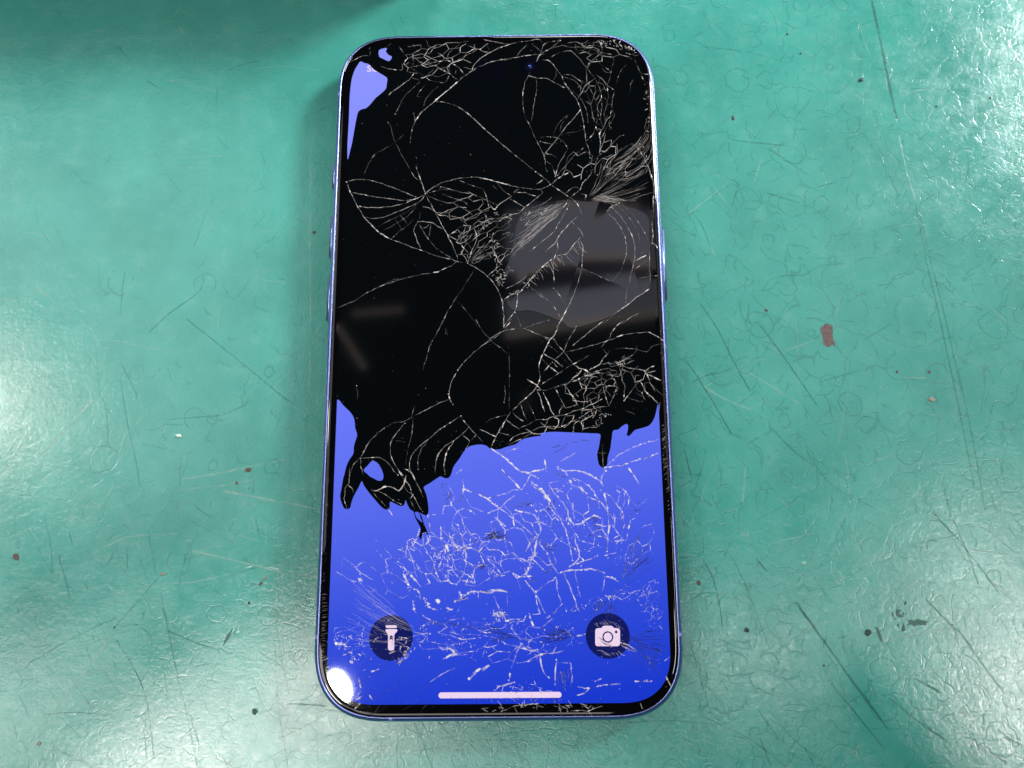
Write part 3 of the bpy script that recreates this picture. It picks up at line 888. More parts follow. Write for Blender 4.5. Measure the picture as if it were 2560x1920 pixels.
OUTLINE = {"edge": "-3256,-1118 -3154,-1247 -2994,-1406 -2922,-1543 -2897,-1719 -2854,-1855 -2888,-1990 -2913,-2105 -2918,-2239 -2999,-2372 -3052,-2505 -3084,-2657 -3109,-2759 -3131,-2928 -3154,-3097 -3120,-3228 -3060,-3341 -3003,-3354 -2947,-3332 -2914,-3193 -2862,-3062 -2791,-2931 -2729,-2800 -2679,-2895 -2580,-3027 -2482,-3140 -2366,-3272 -2269,-3357 -2194,-3367 -2157,-3330 -2151,-3218 -2084,-3237 -1989,-3285 -1913,-3304 -1858,-3267 -1841,-3183 -1801,-3277 -1743,-3371 -1676,-3418 -1646,-3520 -1588,-3632 -1530,-3743 -1538,-3835 -1556,-3889 -1536,-3972 -1509,-3927 -1473,-3835 -1436,-3817 -1398,-3863 -1370,-3863 -1418,-3762 -1457,-3670 -1486,-3595 -1515,-3503 -1554,-3437 -1497,-3466 -1422,-3494 -1385,-3448 -1377,-3355 -1398,-3206 -1428,-3075 -1467,-2981 -1477,-2924 -1355,-2850 -1243,-2775 -1149,-2720 -1073,-2749 -1016,-2758 -959,-2731 -922,-2646 -894,-2551 -847,-2468 -772,-2373 -678,-2221 -583,-2126 -449,-2089 -316,-2081 -220,-2107 -183,-2140 -84,-2179 50,-2180 184,-2133 375,-2078 471,-2001 605,-1955 758,-1927 892,-1909 874,-1870 989,-1842 1180,-1834 1467,-1847 1658,-1858 1906,-1870 2087,-1891 2083,-2016 2049,-2189 2018,-2284 2032,-2437 2058,-2523 2132,-2571 2209,-2515 2233,-2363 2287,-2191 2322,-1999 2356,-1826 2462,-1798 2541,-1731 2639,-1683 2666,-1713 2652,-1829 2630,-1906 2667,-1935 2727,-1887 2806,-1811 2941,-1774 3097,-1717 3188,-1601 3242,-1465 3289,-1270", "slit": "-1648,-3427 -1611,-3418 -1563,-3447 -1534,-3540 -1495,-3632 -1561,-3586 -1609,-3539 -1638,-3483", "hole": "-2615,-2481 -2560,-2415 -2504,-2390 -2407,-2454 -2327,-2588 -2295,-2709 -2322,-2785 -2397,-2793 -2494,-2745 -2570,-2707 -2629,-2650 -2687,-2607 -2698,-2569", "lit1": "-3057,6666 -2971,6629 -2863,6592 -2754,6471 -2624,6375 -2516,6303 -2440,6231 -2447,6090 -2465,5973 -2568,5857 -2691,5742 -2792,5604 -2894,5500 -2998,5467 -3069,5399 -3105,5214 -3139,4962 -3180,4644 -3215,4463 -3260,4260 -3277,4577 -3273,4918 -3268,5263 -3269,5726 -3258,6007 -3234,6241 -3178,6453 -3118,6571", "lit2": "-2639,6947 -2491,7005 -2458,6980 -2489,6921 -2423,6824 -2347,6775 -2408,6669 -2548,6730 -2635,6791", "shard": "789,3225 1074,3199 1564,3237 1909,3194 2295,3185 2900,3046 3256,2824 3273,2306 3239,1290 2899,981 2411,614 1616,358 1344,502 756,735 380,739 223,906 175,1052 146,1240 67,1367 148,1618 311,1955 375,2382 438,2684 604,3030", "cut1": "1827,2023 1263,380", "cut2": "3266,1227 2068,362", "cut3": "1605,3259 769,1738", "cut4": "1009,1735 184,1010", "cut5": "2494,3051 2888,1714", "cut6": "1808,1663 2436,1362"}
POINT = {"torch": [-2.07, -5.8271], "cam": [2.1153, -5.8196], "bar0": [-1.1399, -6.8844], "bar1": [1.2024, -6.8885], "sos": [-2.9045, 6.4071], "lens": [0.7697, 6.4951], "pill0": [-0.2933, 6.462], "pill1": [0.0068, 6.4461], "splinter": [-6.819, -1.7196], "rust_star": [-5.2869, -2.4595], "rust_small": [-5.5148, -2.7343], "brown_bit": [-10.0055, -4.2227], "sliver": [-6.9103, -4.5903], "brown_chip": [-4.8894, -4.8072], "tan_crumb": [-4.8066, -4.6998], "black_speck": [-5.114, -5.1887], "bead": [-4.8606, -7.2754], "ball": [-9.1032, -7.8447], "speck2": [-7.8234, -5.6477], "blot": [8.5256, 6.5427], "dot1": [6.912, 7.7815], "dot2": [7.1796, 7.2633], "dot3": [11.4831, 6.0432], "dot4": [10.207, 5.8415], "mark": [5.4809, 5.606], "patch": [7.1915, 0.3585], "flake": [9.2858, -1.0856], "speck3": [5.9092, 0.9521], "crumb": [5.0017, -5.7942], "crumb2": [7.4371, -5.8571], "gouge": [8.0999, -5.4716], "tear": [8.4205, -5.6697], "streak": [7.6667, -5.8887], "bubble": [6.2639, -4.4788], "brown3": [4.0892, -4.8624], "dot5": [6.4955, -6.4877], "edge_bit": [-4.1313, 2.8903], "specks2": [8.6116, -0.4679], "speck4": [9.3078, -0.4749], "pit": [-5.5031, -5.8514], "ring": [-8.0226, -5.2884]}
GLYPH = {"torch_head": [[-2.1721, -5.5992], [-2.1577, -5.5923], [-1.9843, -5.5935], [-1.9658, -5.6042], [-1.9631, -5.6445], [-2.171, -5.643]], "torch_body": [[-2.1686, -5.6692], [-1.9607, -5.6708], [-1.965, -5.7232], [-2.0039, -5.7753], [-2.002, -6.0187], [-2.0158, -6.0498], [-2.0373, -6.06], [-2.0954, -6.0596], [-2.1156, -6.0456], [-2.1236, -6.0178], [-2.1295, -5.7743], [-2.1618, -5.7217]], "torch_slot": [[-2.0943, -5.8008], [-2.0802, -5.7834], [-2.0529, -5.7836], [-2.0361, -5.8012], [-2.0343, -5.8796], [-2.0501, -5.9003], [-2.0774, -5.9001], [-2.0923, -5.8826]], "camera_body": [[1.877, -5.7255], [1.8907, -5.6924], [1.9238, -5.6787], [1.9966, -5.6757], [2.0267, -5.641], [2.0524, -5.6324], [2.1887, -5.6335], [2.2156, -5.6459], [2.2364, -5.674], [2.3052, -5.6815], [2.3446, -5.6958], [2.3579, -5.729], [2.3494, -5.9637], [2.3337, -5.9982], [2.297, -6.0136], [1.9137, -6.0108], [1.8816, -5.9967], [1.87, -5.9602]]}

def dec(s):
    return [tuple(int(v) / 1000.0 for v in p.split(',')) for p in s.split()]

# ------------------------------------------------------------------ materials
def nt(name):
    m = bpy.data.materials.new(name)
    m.use_nodes = True
    n = m.node_tree
    return m, n, n.nodes['Principled BSDF']

def simple(name, col, rough=0.5, metal=0.0, spec=0.5, bump=0.0, bscale=60.0, var=0.0):
    m, n, p = nt(name)
    p.inputs['Base Color'].default_value = (*col, 1)
    p.inputs['Roughness'].default_value = rough
    p.inputs['Metallic'].default_value = metal
    p.inputs['Specular IOR Level'].default_value = spec
    tc = n.nodes.new('ShaderNodeTexCoord')
    if bump or var:
        t = n.nodes.new('ShaderNodeTexNoise')
        t.inputs['Scale'].default_value = bscale
        t.inputs['Detail'].default_value = 5
        n.links.new(tc.outputs['Object'], t.inputs['Vector'])
    if bump:
        b = n.nodes.new('ShaderNodeBump')
        b.inputs['Strength'].default_value = bump
        b.inputs['Distance'].default_value = 0.01
        n.links.new(t.outputs['Fac'], b.inputs['Height'])
        n.links.new(b.outputs['Normal'], p.inputs['Normal'])
    if var:
        mx = n.nodes.new('ShaderNodeMix')
        mx.data_type = 'RGBA'
        mx.inputs['A'].default_value = tuple(max(0, c * (1 - var)) for c in col) + (1,)
        mx.inputs['B'].default_value = tuple(min(1, c * (1 + var)) for c in col) + (1,)
        n.links.new(t.outputs['Fac'], mx.inputs['Factor'])
        n.links.new(mx.outputs['Result'], p.inputs['Base Color'])
    return m

def veil(name, col, rough, spec=0.5):
    """a mark or a fracture whose cover is carried by the mesh attribute 'cover'"""
    m, n, p = nt(name)
    p.inputs['Base Color'].default_value = (*col, 1)
    p.inputs['Roughness'].default_value = rough
    p.inputs['Specular IOR Level'].default_value = spec
    a = n.nodes.new('ShaderNodeAttribute')
    a.attribute_name = 'cover'
    n.links.new(a.outputs['Fac'], p.inputs['Alpha'])
    return m

def emit(name, col, s=1.0, rough=0.04):
    m, n, p = nt(name)
    p.inputs['Base Color'].default_value = (0, 0, 0, 1)
    p.inputs['Roughness'].default_value = rough
    p.inputs['Emission Color'].default_value = (*col, 1)
    p.inputs['Emission Strength'].default_value = s
    return m

def lin(r, g, b):
    f = lambda v: (v / 255 / 12.92) if v / 255 <= 0.04045 else ((v / 255 + 0.055) / 1.055) ** 2.4
    return f(r), f(g), f(b)

M_frame = simple('blue_aluminium', (0.25, 0.29, 0.66), 0.34, 1.0, bump=0.03, bscale=300)
M_band = simple('lilac_antenna_plastic', (0.26, 0.28, 0.68), 0.45)
M_button = simple('blue_aluminium_button', (0.40, 0.45, 0.82), 0.36, 1.0)  # lighter than the frame: the keys' edge highlight is put into the colour
M_glass = simple('black_cover_glass', (0.001, 0.001, 0.0015), 0.035)
M_dead = simple('dead_screen_glass', (0.0008, 0.0014, 0.002), 0.06)
M_shard = simple('loose_glass_shard', (0.0012, 0.0014, 0.003), 0.06, spec=1.0)
M_lens = simple('lens_glass', (0.001, 0.002, 0.008), 0.05, spec=0.9)
M_lens_in = simple('lens_coating', (0.006, 0.012, 0.09), 0.15, spec=1.0)
M_pill = simple('sensor_window', (0.0008, 0.001, 0.003), 0.06)
M_crack = veil('fractured_glass', (0.66, 0.61, 0.58), 0.25)
M_shade = veil('fracture_shade', (0.01, 0.012, 0.03), 0.25)
M_light = veil('pale_scratch', (0.30, 0.47, 0.41), 0.40)
M_dark = veil('dark_scratch', (0.020, 0.075, 0.065), 0.6, 0.2)
M_white = emit('icon_white', lin(238, 214, 240))
M_disc = emit('icon_disc', lin(18, 26, 96))

# lit screen: wallpaper gradient from lilac to deep blue down the display
M_lit, n, p = nt('lit_screen')
p.inputs['Base Color'].default_value = (0, 0, 0, 1)
p.inputs['Roughness'].default_value = 0.03
tc = n.nodes.new('ShaderNodeTexCoord')
sx = n.nodes.new('ShaderNodeSeparateXYZ')
n.links.new(tc.outputs['Object'], sx.inputs[0])
ad = n.nodes.new('ShaderNodeMath'); ad.operation = 'MULTIPLY_ADD'
ad.inputs[1].default_value = -0.16
n.links.new(sx.outputs['X'], ad.inputs[0]); n.links.new(sx.outputs['Y'], ad.inputs[2])
mr = n.nodes.new('ShaderNodeMapRange')
mr.inputs['From Min'].default_value = -7.2
mr.inputs['From Max'].default_value = 7.2
n.links.new(ad.outputs[0], mr.inputs['Value'])
cr = n.nodes.new('ShaderNodeValToRGB')
e = cr.color_ramp.elements
e[0].position = 0.0; e[0].color = (*lin(24, 56, 206), 1)
e[1].position = 1.0; e[1].color = (*lin(142, 150, 255), 1)
for pos, c in ((0.14, (52, 79, 221)), (0.28, (86, 104, 236)), (0.44, (106, 122, 250))):
    k = e.new(pos); k.color = (*lin(*c), 1)
n.links.new(mr.outputs['Result'], cr.inputs['Fac'])
n.links.new(cr.outputs['Color'], p.inputs['Emission Color'])
p.inputs['Emission Strength'].default_value = 1.0

# worn green work mat
M_mat, n, p = nt('worn_green_rubber')
L = n.links.new
tc = n.nodes.new('ShaderNodeTexCoord')
def noise_tex(scale, detail=4, rough=0.55, vec=None, dist=0.0):
    t = n.nodes.new('ShaderNodeTexNoise')
    t.inputs['Scale'].default_value = scale
    t.inputs['Detail'].default_value = detail
    t.inputs['Roughness'].default_value = rough
    t.inputs['Distortion'].default_value = dist
    L(vec or tc.outputs['Object'], t.inputs['Vector'])
    return t
def math_node(op, a, b=None, c=None, clamp=False):
    m = n.nodes.new('ShaderNodeMath'); m.operation = op; m.use_clamp = clamp
    for i, v in enumerate((a, b, c)):
        if v is None: continue
        if hasattr(v, 'is_linked'): L(v, m.inputs[i])
        else: m.inputs[i].default_value = v
    return m.outputs[0]
def ramp(v, lo, hi, a=0.0, b=1.0, smooth=True):
    m = n.nodes.new('ShaderNodeMapRange')
    m.interpolation_type = 'SMOOTHSTEP' if smooth else 'LINEAR'
    L(v, m.inputs['Value'])
    for k, x in (('From Min', lo), ('From Max', hi), ('To Min', a), ('To Max', b)):
        m.inputs[k].default_value = x
    return m.outputs['Result']
def warp(scale, amount, detail=2):
    t = noise_tex(scale, detail)
    s = n.nodes.new('ShaderNodeVectorMath'); s.operation = 'MULTIPLY_ADD'
    L(t.outputs['Color'], s.inputs[0])
    s.inputs[1].default_value = (amount, amount, 0)
    L(tc.outputs['Object'], s.inputs[2])
    return s.outputs[0]
def voro(scale, feature, vec):
    v = n.nodes.new('ShaderNodeTexVoronoi')
    v.voronoi_dimensions = '2D'
    v.feature = feature
    v.inputs['Scale'].default_value = scale
    L(vec, v.inputs['Vector'])
    return v
sep = n.nodes.new('ShaderNodeSeparateXYZ'); L(tc.outputs['Object'], sep.inputs[0])
w1, w2 = warp(1.1, 0.9), warp(2.6, 0.35)
# old film of the mat has crazed: more on the right and towards the front
where = math_node('MULTIPLY_ADD', sep.outputs['X'], 0.022, 0.015)
where = math_node('ADD', where, math_node('MULTIPLY', sep.outputs['Y'], -0.019))
m1 = ramp(math_node('ADD', noise_tex(0.55, 3).outputs['Fac'], where), 0.42, 0.60)
m2 = ramp(math_node('ADD', noise_tex(1.6, 2).outputs['Fac'], where), 0.40, 0.52)
l1 = ramp(voro(0.85, 'DISTANCE_TO_EDGE', w1).outputs['Distance'], 0.004, 0.024, 1, 0)
l2 = ramp(voro(1.7, 'DISTANCE_TO_EDGE', w2).outputs['Distance'], 0.008, 0.036, 1, 0)
brk = ramp(noise_tex(3.2, 2).outputs['Fac'], 0.40, 0.58)
c1 = math_node('MULTIPLY', math_node('MULTIPLY', l1, m1), brk)
c2 = math_node('MULTIPLY', math_node('MULTIPLY', l2, m2), brk)
# ring shaped blisters
vr = voro(1.0, 'F1', warp(1.8, 0.30))
sc = n.nodes.new('ShaderNodeSeparateColor'); L(vr.outputs['Color'], sc.inputs[0])
rad = math_node('MULTIPLY_ADD', sc.outputs[0], 0.24, 0.08)
ring = ramp(math_node('ABSOLUTE', math_node('SUBTRACT', vr.outputs['Distance'], rad)), 0.006, 0.026, 1, 0)
ring = math_node('MULTIPLY', ring, ramp(math_node('ADD', sc.outputs[1], math_node('MULTIPLY', where, 1.2)), 0.58, 0.66))
ring = math_node('MULTIPLY', ring, ramp(noise_tex(2.2, 2).outputs['Fac'], 0.36, 0.52))
craze = math_node('MAXIMUM', math_node('MAXIMUM', c1, c2), ring)
base = n.nodes.new('ShaderNodeValToRGB')
be = base.color_ramp.elements
be[0].position = 0.30; be[0].color = (0.030, 0.205, 0.170, 1)
be[1].position = 0.72; be[1].color = (0.046, 0.270, 0.226, 1)
L(noise_tex(0.5, 6, 0.6).outputs['Fac'], base.inputs['Fac'])
dust = n.nodes.new('ShaderNodeMix'); dust.data_type = 'RGBA'
L(base.outputs['Color'], dust.inputs['A'])
dust.inputs['B'].default_value = (0.13, 0.30, 0.265, 1)
L(ramp(noise_tex(2.0, 8, 0.7, dist=0.6).outputs['Fac'], 0.48, 0.80, 0, 0.30), dust.inputs['Factor'])
fine = noise_tex(38, 4, 0.7)
grain = n.nodes.new('ShaderNodeMix'); grain.data_type = 'RGBA'; grain.blend_type = 'MULTIPLY'
L(dust.outputs['Result'], grain.inputs['A'])
gr = n.nodes.new('ShaderNodeCombineColor')
gv = ramp(fine.outputs['Fac'], 0.25, 0.75, 0.86, 1.12)
for i in range(3): L(gv, gr.inputs[i])
L(gr.outputs[0], grain.inputs['B']); grain.inputs['Factor'].default_value = 1.0
lines = n.nodes.new('ShaderNodeMix'); lines.data_type = 'RGBA'
L(grain.outputs['Result'], lines.inputs['A'])
lines.inputs['B'].default_value = (0.018, 0.12, 0.10, 1)
L(math_node('MULTIPLY', craze, 0.44), lines.inputs['Factor'])
L(lines.outputs['Result'], p.inputs['Base Color'])
rg = math_node('ADD', ramp(noise_tex(3.0, 10, 0.75, None, 0.4).outputs['Fac'], 0.30, 0.70, 0.09, 0.22), ramp(noise_tex(0.7, 3).outputs['Fac'], 0.35, 0.65, -0.01, 0.05))
L(rg, p.inputs['Roughness'])
p.inputs['Specular IOR Level'].default_value = 0.78
wr = noise_tex(3.4, 5, 0.6, w2, 0.8)
wr2 = noise_tex(11.0, 8, 0.7, None, 0.7)
h = math_node('MULTIPLY_ADD', wr.outputs['Fac'], 0.017, math_node('MULTIPLY', wr2.outputs['Fac'], 0.011))
h = math_node('MULTIPLY_ADD', fine.outputs['Fac'], 0.0018, h)
h = math_node('SUBTRACT', h, math_node('MULTIPLY', craze, 0.0036))
bp = n.nodes.new('ShaderNodeBump')
bp.inputs['Strength'].default_value = 0.30
bp.inputs['Distance'].default_value = 1.0
L(h, bp.inputs['Height'])
L(bp.outputs['Normal'], p.inputs['Normal'])

# ------------------------------------------------------------------ mesh helpers
def link(name, me, mat, parent=None, **props):
    me.materials.append(mat)
    o = bpy.data.objects.new(name, me)
    COL.objects.link(o)
    if parent: o.parent = parent
    for k, v in props.items(): o[k] = v
    return o

def mesh(name, v, f, smooth=False):
    me = bpy.data.meshes.new(name)
    me.from_pydata(v, [], f)
    me.validate()
    if smooth:
        for q in me.polygons: q.use_smooth = True
    return me

def spline(P, step, closed=False, tight=1.0):
    """Catmull-Rom through P resampled at about step"""
    P = [Vector(q) for q in P]
    n_ = len(P)
    out = []
    for i in range(n_ if closed else n_ - 1):
        if closed:
            a, b, c, d = P[i - 1], P[i], P[(i + 1) % n_], P[(i + 2) % n_]
        else:
            a, b, c, d = P[max(i - 1, 0)], P[i], P[i + 1], P[min(i + 2, n_ - 1)]
        k = max(1, int(round((c - b).length / step)))
        for j in range(k):
            t = j / k
            out.append((b + (c - b) * t) * (1 - tight) + tight * 0.5 * ((2 * b) + (c - a) * t + (2 * a - 5 * b + 4 * c - d) * t * t + (3 * b - a - 3 * c + d) * t ** 3))
    if not closed: out.append(P[-1])
    return out

class Ribbon:
    """low ridges that follow lines: three vertices a station, cover per vertex"""
    def __init__(s): s.v, s.f, s.c = [], [], []
    def line(s, P, w, b, z, step=0.035, rough=0.0, taper=0.5, lumpy=0.6, h=0.0025, tight=1.0):
        P = spline([q[:2] for q in P], step, False, tight)
        if len(P) < 2: return
        n_ = len(P); sd = R.uniform(0, 900); i0 = len(s.v); d = 0.0
        for i, q in enumerate(P):
            t = (P[min(i + 1, n_ - 1)] - P[max(i - 1, 0)])
            if t.length < 1e-9: t = Vector((1, 0))
            t.normalize(); nn = Vector((-t.y, t.x))
            if i: d += (q - P[i - 1]).length
            k = i / (n_ - 1)
            end = min(1.0, min(k, 1 - k) * n_ * step / min(0.12, 0.22 * n_ * step))
            a = noise.noise((d * 3.3, sd, 0)) ; a2 = noise.noise((d * 11, sd, 5)); a3 = noise.noise((d * 1.6, sd, 9))
            ww = w * (1 - taper + taper * end) * max(0.3, 1 + lumpy * (0.8 * a + 0.7 * a2))
            cc = min(1.0, max(0.04, b * (0.95 + lumpy * (1.0 * a3 + 0.8 * a2)))) * (0.5 + 0.5 * end)
            q = q + nn * rough * (noise.noise((d * 7, sd, 3)) + 0.6 * noise.noise((d * 19, sd, 4)) + 0.5 * noise.cell((d * 9, sd, 6)))
            for side, zz in ((-0.5, 0), (0.06, h), (0.5, 0)):
                s.v.append((q.x + nn.x * ww * side, q.y + nn.y * ww * side, z + zz)); 
            s.c += [cc * 0.55, cc, cc * 0.55]
        for i in range(n_ - 1):
            a = i0 + 3 * i
            s.f += [(a, a + 3, a + 4, a + 1), (a + 1, a + 4, a + 5, a + 2)]
    def chip(s, x, y, r, b, z):
        """a tiny splinter of glass, its sparkle put in as bright cover"""
        i0 = len(s.v); k = R.randint(3, 5); a0 = R.uniform(0, 6.3); el = R.uniform(0.25, 0.7); an = R.uniform(0, 3.14)
        s.v.append((x, y, z + 0.004)); s.c.append(b)
        for j in range(k):
            a = a0 + j * 6.283 / k; rr = r * R.uniform(0.5, 1.1)
            u, v = rr * math.cos(a), rr * el * math.sin(a)
            s.v.append((x + u * math.cos(an) - v * math.sin(an), y + u * math.sin(an) + v * math.cos(an), z)); s.c.append(b * 0.8)
        for j in range(k): s.f.append((i0, i0 + 1 + j, i0 + 1 + (j + 1) % k))
    def build(s, name, mat, parent=None, **props):
        me = mesh(name, s.v, s.f)
        at = me.attributes.new('cover', 'FLOAT', 'POINT')
        at.data.foreach_set('value', s.c)
        return link(name, me, mat, parent, **props)

def tessellated(loops, z):
    tris = tessellate_polygon([[Vector((q[0], q[1], 0)) for q in l] for l in loops])
    flat = [(q[0], q[1], z) for l in loops for q in l]
    f = []
    for a, b, c in tris:
        A, B, C = flat[a], flat[b], flat[c]
        cr_ = (B[0] - A[0]) * (C[1] - A[1]) - (B[1] - A[1]) * (C[0] - A[0])
        f.append((a, b, c) if cr_ > 0 else (a, c, b))
    return flat, f

def sheet(name, loops, z, mat, parent, **props):
    return link(name, mesh(name, *tessellated(loops, z)), mat, parent, **props)

def round_rect(x0, y0, x1, y1, r, p_=2.6, n_=22):
    out = []
    for cx, cy, q in ((x1 - r, y1 - r, 0), (x0 + r, y1 - r, 1), (x0 + r, y0 + r, 2), (x1 - r, y0 + r, 3)):
        for i in range(n_ + 1):
            a = (q + i / n_) * math.pi / 2
            c, s_ = math.cos(a), math.sin(a)
            out.append((cx + math.copysign(abs(c) ** (2 / p_), c) * r, cy + math.copysign(abs(s_) ** (2 / p_), s_) * r))
    return out

def inside(q, poly):
    x, y = q[0], q[1]; r = False
    for i in range(len(poly)):
        (x1, y1), (x2, y2) = poly[i - 1][:2], poly[i][:2]
        if (y1 > y) != (y2 > y) and x < (x2 - x1) * (y - y1) / (y2 - y1) + x1: r = not r
    return r

# ------------------------------------------------------------------ the mat
bm = bmesh.new()
bmesh.ops.create_grid(bm, x_segments=40, y_segments=32, size=1)
for v in bm.verts:
    v.co.x *= 60; v.co.y *= 48
geo = bmesh.ops.extrude_face_region(bm, geom=bm.faces[:])
for v in [g for g in geo['geom'] if isinstance(g, bmesh.types.BMVert)]: v.co.z -= 0.2
bmesh.ops.recalc_face_normals(bm, faces=bm.faces)
me = bpy.data.meshes.new('work_mat'); bm.to_mesh(me); bm.free()
mat_obj = link('work_mat', me, M_mat, kind='structure')

for row in SCRATCHES.strip().split('\n'):
    hd, pl = row.split(':'); b, w = hd.split()
    rb = Ribbon()
    pts_ = dec(pl)
    light = b[0] == 'l'
    rb.line(pts_, int(w) / 1000, int(b[1:]) / 100 * (0.55 if light else 0.40), 0.0015, step=0.07, rough=0.006, lumpy=0.9 if light else 0.55, h=0.001)
    rb.build('scratch', M_light if light else M_dark, mat_obj)
# faint hair scratches that nobody could count
rb, rd = Ribbon(), Ribbon()
for i in range(800):
    x, y = R.uniform(-12.5, 13), R.uniform(-9.5, 9.2)
    if i > 400: y = R.uniform(-9.5, -3)
    a = R.choice((R.gauss(-1.05, 0.25), R.gauss(0.5, 0.4), R.uniform(0, 3.14)))
    ln = min(2.2, R.expovariate(1.9)) + 0.12
    k = R.uniform(-0.25, 0.25)
    d = Vector((math.cos(a), math.sin(a))); nn = Vector((-d.y, d.x))
    P_ = [Vector((x, y)) + d * ln * t + nn * ln * k * t * t for t in (0, 0.5, 1)]
    if i % 2: rb.line(P_, R.uniform(0.012, 0.026), R.uniform(0.06, 0.26), 0.0012, 0.08, 0.004, h=0.0006)
    else: rd.line(P_, R.uniform(0.012, 0.024), R.uniform(0.08, 0.32), 0.0012, 0.08, 0.004, h=0.0006)
rb.build('fine_pale_scratches', M_light, mat_obj, kind='stuff')
rd.build('fine_dark_scratches', M_dark, mat_obj, kind='stuff')

M_rust = simple('rust_brown_stain', (0.085, 0.054, 0.050), 0.7, bump=0.5, bscale=16, var=0.9)
M_tear = simple('torn_mat_core', (0.030, 0.095, 0.080), 0.55, bump=0.6, bscale=40, var=0.4)
M_flap = simple('torn_mat_flap', (0.16, 0.36, 0.31), 0.22, bump=0.8, bscale=24)

def ragged(pt, rx, ry, an, k=18, jag=0.25, p_=2.0):
    out = []
    for j in range(k):
        a = j * 6.2832 / k
        c, s_ = math.cos(a), math.sin(a)
        u = math.copysign(abs(c) ** (2 / p_), c) * rx * (1 + R.uniform(-jag, jag))
        v = math.copysign(abs(s_) ** (2 / p_), s_) * ry * (1 + R.uniform(-jag, jag))
        out.append((pt[0] + u * math.cos(an) - v * math.sin(an), pt[1] + u * math.sin(an) + v * math.cos(an)))
    return out
def blister(name, pt, rx, ry, an, mat, hgt=0.008, k=18, jag=0.25, p_=2.0, parent=None):
    """a flat, slightly domed fragment or mark with an uneven rim"""
    rim = ragged(pt, rx, ry, an, k, jag, p_)
    v = [(x, y, 0.0008) for x, y in rim]
    v += [(pt[0] + (x - pt[0]) * 0.72, pt[1] + (y - pt[1]) * 0.72, hgt * R.uniform(0.6, 1.1)) for x, y in rim]
    v.append((pt[0], pt[1], hgt * 0.8))
    f = []
    for j in range(k):
        a, b = j, (j + 1) % k
        f += [(a, b, k + b, k + a), (k + a, k + b, 2 * k)]
    return link(name, mesh(name, v, f), mat, parent)
blister('worn_patch', POINT['patch'], 0.128, 0.235, 0.05, M_rust, 0.0014, 52, 0.17, 9.0, mat_obj)['label'] = 'rust brown worn patch'
for k_, r_ in (('gouge', 0.13), ('tear', 0.12), ('streak', 0.05)):
    pt = POINT[k_]
    if k_ == 'gouge':
        for j in range(16):
            q = (pt[0] + R.uniform(-0.12, 0.16), pt[1] + R.uniform(-0.34, 0.30))
            blister('gouge', q, R.uniform(0.03, 0.11), R.uniform(0.012, 0.035), R.gauss(1.7, 0.6), M_tear if j % 2 else M_flap, R.uniform(0.004, 0.022), 10, 0.4, 2, mat_obj)
    elif k_ == 'tear':
        for j in range(6):
            blister('gouge', (pt[0] - 0.12 + 0.06 * j, pt[1] + R.uniform(-0.03, 0.04)), R.uniform(0.06, 0.10), R.uniform(0.03, 0.06), R.gauss(0.2, 0.5), M_tear, 0.004, 13, 0.75, 2, mat_obj)
    else:
        blister('gouge', pt, 0.17, 0.035, -1.3, M_tear, 0.004, 14, 0.4, 2, mat_obj)
blister('gouge', POINT['pit'], 0.15, 0.03, 1.1, M_tear, 0.003, 14, 0.4, 2, mat_obj)

# blockers added just outside the view to cast shade on the mat
M_prop = simple('black_blocker_plastic', (0.02, 0.022, 0.025), 0.5, bump=0.1, bscale=20)
def prop(name, loc, label, cat):
    o = bpy.data.objects.new(name, None); COL.objects.link(o)
    o.location = loc; o['label'] = label; o['category'] = cat
    return o
def solid(name, parent, pts_, rad):
    """a round bar through pts_ with radii rad"""
    v, f, k = [], [], 14
    for i, q in enumerate(pts_):
        q = Vector(q)
        t = (Vector(pts_[min(i + 1, len(pts_) - 1)]) - Vector(pts_[max(i - 1, 0)])).normalized()
        u = t.cross(Vector((0, 0, 1)) if abs(t.z) < 0.9 else Vector((1, 0, 0))).normalized(); w_ = t.cross(u)
        for j in range(k):
            a = j * 6.28318 / k
            v.append(q + (u * math.cos(a) + w_ * math.sin(a)) * rad[i])
    for i in range(len(pts_) - 1):
        for j in range(k):
            a, b = i * k + j, i * k + (j + 1) % k
            f.append((a, a + k, b + k, b))
    f += [tuple(range(k)), tuple(range(len(v) - 1, len(v) - k - 1, -1))]
    return link(name, mesh(name, v, f, True), M_prop, parent)
box = prop('shade_box', (-10.0, 12.0, 0), 'black open box added out of view behind the mat to cast shade', 'box')
def slab(name, cx, cy, cz, sx_, sy_, sz_):
    bm = bmesh.new(); bmesh.ops.create_cube(bm, size=1)
    for v in bm.verts: v.co = Vector((cx + v.co.x * sx_, cy + v.co.y * sy_, cz + v.co.z * sz_))
    bmesh.ops.bevel(bm, geom=bm.edges[:], offset=0.05, segments=2, affect='EDGES')
    me = bpy.data.meshes.new(name); bm.to_mesh(me); bm.free()
    return link(name, me, M_prop, box)
slab('box_floor', 0, 0, 0.12, 17.0, 4.6, 0.2)
for y_ in (-2.4, 2.4): slab('box_side', 0, y_, 1.4, 17.0, 0.2, 2.8)
for x_ in (-8.6, 8.6): slab('box_end', x_, 0, 1.4, 0.2, 5.0, 2.8)
stand = prop('shade_stand', (14.7, -12.3, 0), 'black stand and round pad added out of view at lower right to cast shade', 'stand')
solid('stand_base', stand, [(0, 0, 0.0), (0, 0, 0.5), (0, 0, 0.8)], [2.2, 2.2, 1.6])
solid('stand_rod', stand, [(0, 0, 0.8), (-0.1, 0.4, 5.0), (-0.9, 2.0, 7.6), (-1.6, 3.6, 8.1), (-2.6, 4.2, 8.1)], [0.35, 0.35, 0.4, 0.55, 0.5])
